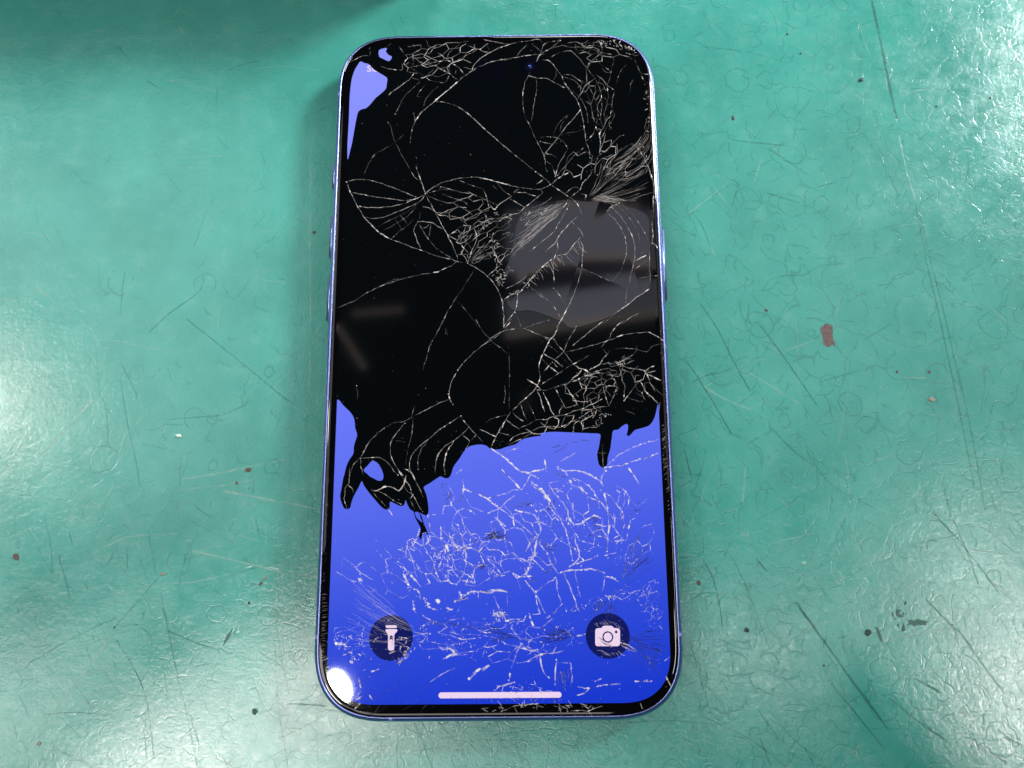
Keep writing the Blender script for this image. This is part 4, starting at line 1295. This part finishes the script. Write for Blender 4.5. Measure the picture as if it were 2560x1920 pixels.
solid('pad', stand, [(-5.6, 3.7, 7.9), (-5.2, 3.8, 7.9), (-4.2, 4.2, 8.0), (-3.0, 4.3, 8.1), (-2.2, 4.3, 8.1)], [0.4, 1.3, 1.9, 1.6, 0.4])
arm = prop('shade_arm', (-15.2, -11.0, 0), 'black arm on a round foot added out of view at lower left to cast shade', 'shade arm')
solid('arm_foot', arm, [(0, 0, 0.0), (0, 0, 0.6), (0, 0, 0.9)], [2.0, 2.0, 1.4])
solid('arm_post', arm, [(0, 0, 0.9), (0, 0, 8.8), (0.3, 0.3, 9.3)], [0.4, 0.4, 0.5])
solid('arm_bar', arm, [(0.2, 0.2, 9.2), (2.5, 2.1, 9.1), (4.6, 3.9, 9.0), (7.2, 6.0, 9.0)], [0.5, 0.62, 0.62, 0.5])

# ------------------------------------------------------------------ loose bits on the mat
def bit(name, spot, size, mat, label, cat, seed=1, squash=0.6, an=0.0, stretch=1.0):
    size *= 0.62
    bm = bmesh.new()
    bmesh.ops.create_icosphere(bm, subdivisions=2, radius=1)
    for v in bm.verts:
        k = 1 + 0.38 * noise.noise(v.co * 1.6 + Vector((seed * 7.3, 0, 0)))
        v.co = Vector((v.co.x * k * size * stretch, v.co.y * k * size, max(-0.85, v.co.z) * k * size * squash))
    zmin = min(v.co.z for v in bm.verts)
    for v in bm.verts: v.co.z -= zmin
    me = bpy.data.meshes.new(name); bm.to_mesh(me); bm.free()
    o = link(name, me, mat)
    o.location = (*POINT[spot], 0.0)
    o.rotation_euler = (0, 0, an)
    o['label'] = label; o['category'] = cat
    return o
M_black = simple('black_grit', (0.012, 0.022, 0.022), 0.5, bump=0.4)
M_brown = simple('brown_grit', (0.075, 0.045, 0.034), 0.6, bump=0.4)
M_tan = simple('tan_grit', (0.22, 0.19, 0.15), 0.6, bump=0.4)
M_bead = simple('dark_green_bead', (0.006, 0.060, 0.055), 0.25)
M_splint = simple('clear_splinter', (0.55, 0.66, 0.62), 0.08, spec=1.0)
bit('glass_splinter', 'splinter', 0.06, M_splint, 'shiny glass splinter lying on the mat left of the phone', 'splinter', 2, 0.5, -0.15, 1.9)
bit('dirt_fleck', 'rust_star', 0.075, M_brown, 'rust brown star shaped fleck beside the lower left of the screen', 'fleck', 3, 0.3, 0.1, 1.4)
bit('dirt_fleck', 'rust_small', 0.045, M_brown, 'small rust brown fleck just below the star shaped fleck', 'fleck', 5, 0.4, 0.7)
bit('dirt_fleck', 'brown_bit', 0.085, M_brown, 'leaf shaped brown fleck near the left edge of the mat', 'fleck', 6, 0.25, -0.8, 1.5)
bit('sliver', 'sliver', 0.035, M_tan, 'thin pale sliver lying by the long pale scratch at left', 'sliver', 7, 0.6, 0.05, 3.0)
bit('dirt_fleck', 'brown_chip', 0.038, M_brown, 'narrow dark brown chip touching a tan crumb', 'chip', 8, 0.6, 1.1, 1.9)
bit('crumb', 'tan_crumb', 0.040, M_tan, 'tan crumb just above the narrow brown chip', 'crumb', 9, 0.6, 0.3, 1.3)
bit('speck', 'black_speck', 0.036, M_black, 'black speck below the brown chip at lower left', 'speck', 10, 0.6, 1.3, 1.5)
bit('bead', 'bead', 0.092, M_bead, 'round dark green bead below the lower left of the phone', 'bead', 11, 0.35)
bit('crumb', 'ball', 0.060, M_tan, 'round grey crumb at the end of the long pale scratch', 'crumb', 12, 0.5)
bit('speck', 'speck2', 0.030, M_black, 'tiny black speck where the pale scratch turns dark', 'speck', 13, 0.6)
bit('grit', 'blot', 0.072, M_black, 'largest black grit on the mat at upper right', 'grit', 14, 0.5, 0.2, 1.2)
bit('grit', 'dot1', 0.040, M_black, 'small black grit nearest the top edge right of the phone', 'grit', 15, 0.5)
bit('grit', 'dot2', 0.036, M_black, 'small black grit below another grit near the top edge', 'grit', 16, 0.5)
bit('grit', 'dot3', 0.036, M_black, 'small black grit nearest the right edge of the mat', 'grit', 17, 0.5, 0.5, 1.3)
bit('grit', 'dot4', 0.036, M_black, 'small black grit just right of the long dark line', 'grit', 18, 0.5)
bit('sliver', 'mark', 0.045, M_black, 'dark upright sliver close to the upper right phone edge', 'sliver', 19, 0.4, 1.65, 2.2)
bit('paint_flake', 'flake', 0.075, M_tan, 'pale curled flake right of the rust brown patch', 'flake', 20, 0.35, -0.3, 1.5)
bit('dirt_fleck', 'speck3', 0.045, M_brown, 'brown fleck left of the rust brown patch', 'fleck', 21, 0.4, -0.6, 1.3)
bit('crumb', 'crumb', 0.075, M_black, 'round black crumb beside the lower right of the phone', 'crumb', 22, 0.7)
bit('crumb', 'crumb2', 0.085, M_black, 'dark crumb left of the torn gouge', 'crumb', 23, 0.7, 0.9, 1.2)
bit('bubble', 'bubble', 0.060, M_flap, 'small glossy bubble on the mat at lower right', 'bubble', 24, 0.35, 0, 1.3)
bit('dirt_fleck', 'brown3', 0.055, M_brown, 'brown fleck touching the shadow at the right of the phone', 'fleck', 25, 0.4, 2.2, 1.5)
bit('speck', 'dot5', 0.036, M_black, 'tiny black speck on the pale sheen below the dark crumb', 'speck', 26, 0.6)
bit('crumb', 'edge_bit', 0.048, M_brown, 'brown crumb close to the left edge of the phone', 'crumb', 27, 0.5, 0.4, 1.3)
bit('dirt_fleck', 'specks2', 0.040, M_rust, 'faint brown fleck, left one of two right of the worn patch', 'fleck', 28, 0.3, 1.4, 1.4)
bit('dirt_fleck', 'speck4', 0.042, M_rust, 'faint brown fleck, right one of two right of the worn patch', 'fleck', 29, 0.3, 1.2, 1.5)

# ------------------------------------------------------------------ the phone
phone = bpy.data.objects.new('smartphone', None)
COL.objects.link(phone)
phone.empty_display_size = 4
phone['label'] = 'blue smartphone with a shattered half black screen lying face up on the green mat'
phone['category'] = 'smartphone'
HX, HY = 3.58, 7.38
def outline(inset, n_=28):
    r = 1.5 - inset
    return round_rect(-HX + inset, -HY + inset, HX - inset, HY - inset, r, 2.6, n_)
# cross-section of the frame: (inset, height)
PROFILE = [(0.30, 0.0), (0.14, 0.015), (0.05, 0.06), (0.012, 0.13), (0.0, 0.22), (0.0, 0.56), (0.008, 0.64), (0.028, 0.70), (0.055, 0.742), (0.078, 0.764), (0.092, 0.770), (0.104, 0.768), (0.108, 0.755)]
def loft(profile, cap0=False, cap1=False, n_=28):
    v, f = [], []
    k = 0
    for ins, z in profile:
        o = outline(ins, n_); k = len(o)
        v += [(x, y, z) for x, y in o]
    for i in range(len(profile) - 1):
        for j in range(k):
            a, b = i * k + j, i * k + (j + 1) % k
            f.append((a, b, b + k, a + k))
    if cap0: f.append(tuple(range(k - 1, -1, -1)))
    if cap1: f.append(tuple(range((len(profile) - 1) * k, len(profile) * k)))
    return v, f
frame = link('frame', mesh('frame', *loft(PROFILE, cap0=True), smooth=True), M_frame, phone)
glass = link('cover_glass', mesh('cover_glass', *loft([(0.104, 0.752), (0.107, 0.766), (0.118, 0.7735), (0.140, 0.7780), (0.170, 0.7796), (0.21, 0.7800)], cap1=True), smooth=False), M_glass, phone)
for q in glass.data.polygons: q.use_smooth = len(q.vertices) == 4
ZG = 0.780

def band(x, y, half=0.032):
    """a plastic antenna break running round the frame section at (x, y)"""
    dense = round_rect(-HX, -HY, HX, HY, 1.5, 2.6, 60)
    P_ = spline(dense, 0.02, True)
    i = min(range(len(P_)), key=lambda j: (P_[j].x - x) ** 2 + (P_[j].y - y) ** 2)
    t = (P_[(i + 2) % len(P_)] - P_[i - 2]).normalized(); nn = Vector((t.y, -t.x))
    v, f = [], []
    pr = PROFILE[1:12]
    for s_ in (-half, half):
        for k, (ins, z) in enumerate(pr):
            q = P_[i] + t * s_ - nn * (ins - 0.0025 if 1 < k < 9 else ins - 0.0012)
            v.append((q.x, q.y, z + (0.0018 if k > 5 else 0.0)))
    m_ = len(pr)
    for k in range(m_ - 1): f.append((k, k + 1, m_ + k + 1, m_ + k))
    me = mesh('antenna_band', v, f, True)
    return link('antenna_band', me, M_band, frame)
for q in [[-3.62, 5.884], [3.626, 5.895], [2.107, 7.454], [-3.592, -5.809], [-2.051, -7.369], [3.623, -5.809]]: band(*q)

def button(name, side, y0, y1):
    """rounded key standing out of the frame side"""
    bm = bmesh.new()
    bmesh.ops.create_cube(bm, size=1)
    for v in bm.verts:
        v.co = Vector((v.co.x * 0.09, v.co.y * (y1 - y0), v.co.z * 0.26))
    bmesh.ops.bevel(bm, geom=bm.edges[:], offset=0.028, segments=3, affect='EDGES')
    me = bpy.data.meshes.new(name); bm.to_mesh(me); bm.free()
    for q in me.polygons: q.use_smooth = True
    o = link(name, me, M_button, phone)
    o.location = (side * (HX + 0.016), (y0 + y1) / 2, 0.44)
    return o
for q in [('action_button', -1, 3.682, 4.271), ('volume_button', -1, 2.053, 3.043), ('volume_button', -1, 0.621, 1.62), ('power_button', 1, 1.007, 2.658)]: button(*q)

# the lit panel
DX0, DX1, DY0, DY1 = -HX + 0.290, HX - 0.275, -HY + 0.335, HY - 0.30
panel = round_rect(DX0, DY0, DX1, DY1, 1.0, 2.5)
display = sheet('display', [panel], ZG + 0.0010, M_lit, phone)

def disc(c, r, k=48): return [(c[0] + r * math.cos(6.28318 * i / k), c[1] + r * math.sin(6.28318 * i / k)) for i in range(k)]
zi = ZG + 0.0018
tb = sheet('torch_button', [disc(POINT['torch'], 0.425)], zi, M_disc, display)
cb = sheet('camera_button', [disc(POINT['cam'], 0.425)], zi, M_disc, display)
zi += 0.0007
sheet('torch_icon', [GLYPH['torch_head']], zi, M_white, display)
sheet('torch_icon', [spline(GLYPH['torch_body'], 0.02, True)], zi, M_white, display)
sheet('torch_switch', [spline(GLYPH['torch_slot'], 0.01, True)], zi + 0.0006, M_disc, display)
c = GLYPH['torch_slot']; cx = sum(q[0] for q in c) / len(c); cy = sum(q[1] for q in c) / len(c)
sheet('torch_switch', [disc((cx, cy - 0.035), 0.026, 24)], zi + 0.0012, M_white, display)
sheet('camera_icon', [GLYPH['camera_body']], zi, M_white, display)
cc = (POINT['cam'][0] + 0.002, POINT['cam'][1] - 0.022)
sheet('camera_lens_ring', [disc(cc, 0.105), disc(cc, 0.080)[::-1]], zi + 0.0006, M_disc, display)
sheet('camera_flash_dot', [disc((POINT['cam'][0] + 0.165, POINT['cam'][1] + 0.07), 0.026, 24)], zi + 0.0006, M_disc, display)
b0, b1 = POINT['bar0'], POINT['bar1']
hb = [(b0[0] + 0.054 - 0.054 * math.cos(a), b0[1] + 0.054 * math.sin(a)) for a in [math.pi * (i / 12 - 0.5) for i in range(13)]]
hb += [(b1[0] - 0.054 + 0.054 * math.cos(a), b1[1] + 0.054 * math.sin(a)) for a in [math.pi * (0.5 - i / 12) for i in range(13)]]
sheet('home_bar', [hb], zi, M_white, display)
# status text, mostly swallowed by the black bleed
fc = bpy.data.curves.new('status_text', 'FONT'); fc.body = 'SOS'; fc.size = 0.225; fc.offset = 0.004; fc.fill_mode = 'FRONT'
fc.resolution_u = 4
fo = bpy.data.objects.new('status_source', fc); COL.objects.link(fo)
bpy.context.view_layer.update()
tm = bpy.data.meshes.new_from_object(fo.evaluated_get(bpy.context.evaluated_depsgraph_get()))
bpy.data.objects.remove(fo); tm.name = 'status_text'
st = link('status_text', tm, M_white, display)
st.location = (POINT['sos'][0], POINT['sos'][1], zi)

# black bleed of the broken panel
def smooth_loop(s): return spline(dec(s), 0.03, True)
edge = [q for q in spline(dec(OUTLINE['edge']), 0.03)]
grown = round_rect(DX0 - 0.012, DY0, DX1 + 0.012, DY1 + 0.012, 1.0, 2.5)
top = [q for q in grown if q[1] > 2.0]           # right side up, over the top, left side down
edge[0].x = DX0 - 0.012; edge[-1].x = DX1 + 0.012
outer = [(q.x, q.y) for q in edge] + top
holes = [[(q.x, q.y) for q in smooth_loop(OUTLINE[k])][::-1] for k in ('slit', 'hole', 'lit1', 'lit2')]
dead = sheet('dead_area', [outer] + holes, ZG + 0.0036, M_dead, display)
dead['label'] = 'black dead part of the screen'

# loose shard that mirrors the ceiling lights
sh = [(q.x, q.y) for q in spline(dec(OUTLINE['shard']), 0.05, True)]
def clip(poly, a, b, sgn):
    """the part of poly on one side of the line a-b"""
    side = lambda q: sgn * ((b[0] - a[0]) * (q[1] - a[1]) - (b[1] - a[1]) * (q[0] - a[0]))
    out = []
    for i in range(len(poly)):
        p_, q = poly[i - 1], poly[i]; sp, sq = side(p_), side(q)
        if (sp >= 0) != (sq >= 0):
            t = sp / (sp - sq); out.append((p_[0] + (q[0] - p_[0]) * t, p_[1] + (q[1] - p_[1]) * t))
        if sq >= 0: out.append(q)
    return out
facets = [sh]
for k in ('cut1', 'cut2', 'cut3', 'cut4', 'cut5', 'cut6'):
    a, b = dec(OUTLINE[k])
    facets = [c for q in facets for c in (clip(q, a, b, 1), clip(q, a, b, -1)) if len(c) > 2]
for poly in facets:
    cx = sum(q[0] for q in poly) / len(poly); cy = sum(q[1] for q in poly) / len(poly)
    ext = max(math.dist(q, (cx, cy)) for q in poly)
    tx, ty = R.uniform(-1, 1) * min(0.012, 0.012 / ext), R.uniform(-1, 1) * min(0.010, 0.010 / ext)
    v, f = tessellated([poly], 0)
    v = [(x, y, ZG + 0.018 + tx * (x - cx) + ty * (y - cy)) for x, y, z in v]
    link('glass_shard', mesh('glass_shard', v, f), M_shard, glass)

# front camera and sensor window behind the glass
zl = ZG + 0.0042
lens = sheet('front_camera', [disc(POINT['lens'], 0.27)], zl, M_pill, phone)
sheet('lens', [disc(POINT['lens'], 0.11)], zl + 0.0006, M_lens, lens)
sheet('lens_coating', [disc((POINT['lens'][0], POINT['lens'][1]), 0.045, 20)], zl + 0.0012, M_lens_in, lens)
for gx, gy in ((-0.014, 0.012), (0.012, 0.020), (0.026, -0.020)):  # bright discs put in as painted glints on the lens
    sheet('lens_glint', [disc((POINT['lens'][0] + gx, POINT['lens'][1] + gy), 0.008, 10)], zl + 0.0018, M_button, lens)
a_, b_ = POINT['pill0'], POINT['pill1']
pl = [(a_[0] - 0.27 * math.cos(t), a_[1] + 0.27 * math.sin(t)) for t in [math.pi * (i / 14 - 0.5) for i in range(15)]]
pl += [(b_[0] + 0.27 * math.cos(t), b_[1] + 0.27 * math.sin(t)) for t in [math.pi * (0.5 - i / 14) for i in range(15)]]
sheet('face_sensor', [pl], zl, M_pill, phone)

# ------------------------------------------------------------------ cracks in the cover glass
ZC = ZG + 0.0065
lit_loop = [(q.x, q.y) for q in edge] + [(DX1, DY0), (DX0, DY0)]
def over_lit(q): return inside(q, lit_loop)
phone_in = outline(0.13)
rows = []
for row in CRACKS.strip().split('\n'):
    hd, pl_ = row.split(':')
    dk = hd[0] == 'D'; b, w = hd.lstrip('D').split()
    P_ = dec(pl_)
    ln = sum(math.dist(P_[i], P_[i + 1]) for i in range(len(P_) - 1))
    rows.append((ln * int(w) * (0.5 + int(b) / 100), dk, int(b) / 100, int(w) / 1000, P_))
rows.sort(key=lambda r: -r[0])
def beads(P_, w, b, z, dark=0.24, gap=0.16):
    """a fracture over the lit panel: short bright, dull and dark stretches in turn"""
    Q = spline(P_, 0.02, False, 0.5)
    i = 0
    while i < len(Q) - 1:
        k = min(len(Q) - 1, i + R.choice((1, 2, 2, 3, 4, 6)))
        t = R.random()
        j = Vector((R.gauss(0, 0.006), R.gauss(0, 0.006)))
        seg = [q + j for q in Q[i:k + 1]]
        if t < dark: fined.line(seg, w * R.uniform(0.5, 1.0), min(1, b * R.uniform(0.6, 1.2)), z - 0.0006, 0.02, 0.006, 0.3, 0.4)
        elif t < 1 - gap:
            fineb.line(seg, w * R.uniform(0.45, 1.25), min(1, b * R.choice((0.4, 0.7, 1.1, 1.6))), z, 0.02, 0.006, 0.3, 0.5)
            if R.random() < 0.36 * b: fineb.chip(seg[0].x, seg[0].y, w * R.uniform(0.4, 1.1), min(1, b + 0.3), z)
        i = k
fineb, fined = Ribbon(), Ribbon()
def zc(P_): return ZC + (0.027 if any(inside(q, sh) for q in P_) else 0.0)
for i, (_, dk, b, w, P_) in enumerate(rows):
    lit = over_lit(P_[len(P_) // 2]); ln_ = sum(math.dist(P_[i_], P_[i_ + 1]) for i_ in range(len(P_) - 1))
    tgt = Ribbon() if i < 290 else (fined if dk else fineb)
    tgt.line(P_, w * (0.58 if lit else 0.40), b * (0.42 if lit else 0.46), zc(P_), 0.025, 0.014 if lit else 0.010, lumpy=1.25 if lit else 1.1, tight=0.5)
    if i < 290: tgt.build('crack', M_shade if dk else M_crack, glass)
    if not dk:
        if lit: beads(P_, w * 0.95, b, zc(P_))
        else:                                         # bright cover put in for stretches that flash in the lamps
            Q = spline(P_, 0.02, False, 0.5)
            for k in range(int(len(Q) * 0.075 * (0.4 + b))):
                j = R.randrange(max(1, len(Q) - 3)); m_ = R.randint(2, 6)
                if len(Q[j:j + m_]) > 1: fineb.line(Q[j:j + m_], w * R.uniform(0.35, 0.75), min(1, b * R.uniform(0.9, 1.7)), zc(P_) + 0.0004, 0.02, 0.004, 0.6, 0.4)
        # splinters at the joints, their sparkle put in as brighter cover
        for q in (P_[0], P_[-1]):
            if R.random() < b * 0.4: fineb.chip(q[0], q[1], R.uniform(0.008, 0.024), min(1, b + 0.4), zc([q]))
        for k in range(int((4 if lit else 4) * b * min(1.5, ln_ / 0.8)) if not dk else 0):
            j = R.randrange(len(P_) - 1); t = R.random()
            fineb.chip(P_[j][0] * (1 - t) + P_[j + 1][0] * t, P_[j][1] * (1 - t) + P_[j + 1][1] * t, R.uniform(0.006, 0.026 if lit else 0.015), min(1, b + 0.35), zc([P_[j]]))

def along(P_, t):
    L_ = [math.dist(P_[i], P_[i + 1]) for i in range(len(P_) - 1)]
    d = t * sum(L_)
    for i, l in enumerate(L_):
        if d <= l or i == len(L_) - 1:
            k = d / l if l else 0
            return Vector(P_[i]).lerp(Vector(P_[i + 1]), min(1, k))
        d -= l
def keep(P_): return all(inside(q, phone_in) for q in P_)
for row in FINE.strip().split('\n'):
    hd, *pp = row.split('|')
    t = hd.split(); kind, tgt = t[0], (fined if t[1] == 'D' else fineb)
    b, w = float(t[2]), float(t[3]) * 0.00835 * (0.95 if t[1] == 'D' else 0.62)
    if kind == 'F':
        n_, bul, t0, t1 = int(t[4]), float(t[5]), float(t[6]), float(t[7])
        hub, A = Vector(dec(pp[0])[0]), dec(pp[1])
        for i in range(n_):
            q = along(A, (i + R.uniform(-0.5, 1.5)) / n_)
            d = q - hub; nn = Vector((-d.y, d.x))
            s0 = t0 + R.random() ** 1.5 * (t1 - t0) * 0.7; s1 = s0 + R.uniform(0.25, 1) * (t1 - s0)
            bb = bul * R.uniform(0.4, 1.5) + R.gauss(0, 0.02)
            P_ = [hub + d * s + nn * bb * 4 * s * (1 - s) for s in [s0 + (s1 - s0) * k / 4 for k in range(5)]]
            if keep(P_): tgt.line(P_, w * R.uniform(0.6, 1.3), b * R.uniform(0.35, 1.25), zc(P_), 0.05, 0.012)
    elif kind == 'K':
        n_, ln, dx, dy = int(t[4]), float(t[5]) / 10, float(t[6]), -float(t[7])
        A = dec(pp[0])
        for i in range(n_):
            q = along(A, (i + R.random()) / n_); d = Vector((dx, dy)).normalized() * ln * R.uniform(0.35, 1.1)
            d.rotate(Matrix.Rotation(R.gauss(0, 0.14), 2)); nn = Vector((-d.y, d.x)) * R.uniform(-0.15, 0.15)
            P_ = [q, q + d * 0.5 + nn, q + d]
            if keep(P_): tgt.line(P_, w * R.uniform(0.6, 1.3), b * R.uniform(0.4, 1.2), zc(P_), 0.05, 0.01)
    elif kind == 'G':
        n_, rad, ln = int(t[4]), float(t[5]) / 10, float(t[6]) / 10
        A = dec(pp[0])
        for i in range(n_):
            q = along(A, R.random()) + Vector((R.gauss(0, rad * 0.5), R.gauss(0, rad * 0.5)))
            if not inside(q, phone_in): continue
            if R.random() < 0.45:
                fineb.chip(q.x, q.y, w * R.uniform(0.35, 1.1), b * R.uniform(0.6, 1.2), zc([q])); continue
            a = R.uniform(0, 6.3)
            P_ = [q, q + Vector((math.cos(a), math.sin(a))) * ln * R.uniform(0.4, 1.3)]
            if not keep(P_): continue
            if over_lit(q):
                if R.random() < 0.55: beads(P_, w * 0.9, b, ZC, 0.35, 0.1)
            else: fineb.line(P_, w * R.uniform(0.5, 1.2), b * R.uniform(0.3, 1.1), zc(P_), 0.03, 0.006, 0.3, 0.5)
    elif kind == 'V':
        cell, st, an = float(t[4]) / 10, float(t[5]), math.radians(float(t[6])); poly = dec(pp[0])
        ca, sa = math.cos(an), math.sin(an)
        fwd = lambda q: Vector(((q[0] * ca + q[1] * sa) / st, -q[0] * sa + q[1] * ca))
        bak = lambda q: Vector((q[0] * st * ca - q[1] * sa, q[0] * st * sa + q[1] * ca))
        pl2 = [fwd(q) for q in poly]
        xs = [q[0] for q in pl2]; ys = [q[1] for q in pl2]
        pv = []
        y = min(ys) - cell
        while y < max(ys) + cell:
            x = min(xs) - cell
            while x < max(xs) + cell:
                if R.random() < 0.86: pv.append(Vector((x + R.uniform(-.5, .5) * cell, y + R.uniform(-.5, .5) * cell)))
                x += cell
            y += cell
        r_ = delaunay_2d_cdt(pv, [], [], 0, 1e-7)
        V_, F_ = r_[0], r_[2]
        cen = [bak(sum((V_[i] for i in q), Vector((0, 0))) / len(q)) for q in F_]
        seen = {}
        for i, q in enumerate(F_):
            for j in range(len(q)):
                k = tuple(sorted((q[j], q[j - 1])))
                if k in seen:
                    a_, b_ = cen[i], cen[seen[k]]
                    if inside(a_, poly) and inside(b_, poly) and R.random() < 0.82 and keep([a_, b_]):
                        f_ = R.choice((0.25, 0.4, 0.6, 0.9, 1.3))
                        if over_lit(a_):
                            fineb.line([a_, b_], w * R.uniform(0.3, 0.55), min(1, b * R.uniform(0.12, 0.5)), ZC - 0.0003, 0.03, 0.010, 0.0, 0.6)
                            beads([a_, b_], w * R.uniform(0.7, 1.3), min(1, b * f_ * 1.3), ZC)
                        else:
                            fineb.line([a_, b_], w * R.uniform(0.55, 1.25), min(1, b * f_), zc([a_, b_]), 0.04, 0.010, 0.0, 0.6)
                            if R.random() < 0.22 * f_: fineb.chip(a_.x, a_.y, R.uniform(0.006, 0.020), min(1, b * 1.8), zc([a_]))
                else: seen[k] = i
# dust of glass over the whole broken field
for i in range(900):
    q = Vector((R.uniform(-3.3, 3.3), R.uniform(-7.1, 7.1)))
    if inside(q, phone_in) and noise.noise((q.x * 0.6, q.y * 0.6, 3)) > -0.1 * (1 if q.y > -1 else 3):
        fineb.chip(q.x, q.y, R.choice((0.004, 0.006, 0.008, 0.014)) * R.uniform(0.8, 1.2), R.uniform(0.15, 0.7) * (0.6 if q.y > -0.5 else 1), zc([q]))
fineb.build('fine_cracks', M_crack, glass, kind='stuff')
fined.build('dark_fine_cracks', M_shade, glass, kind='stuff')
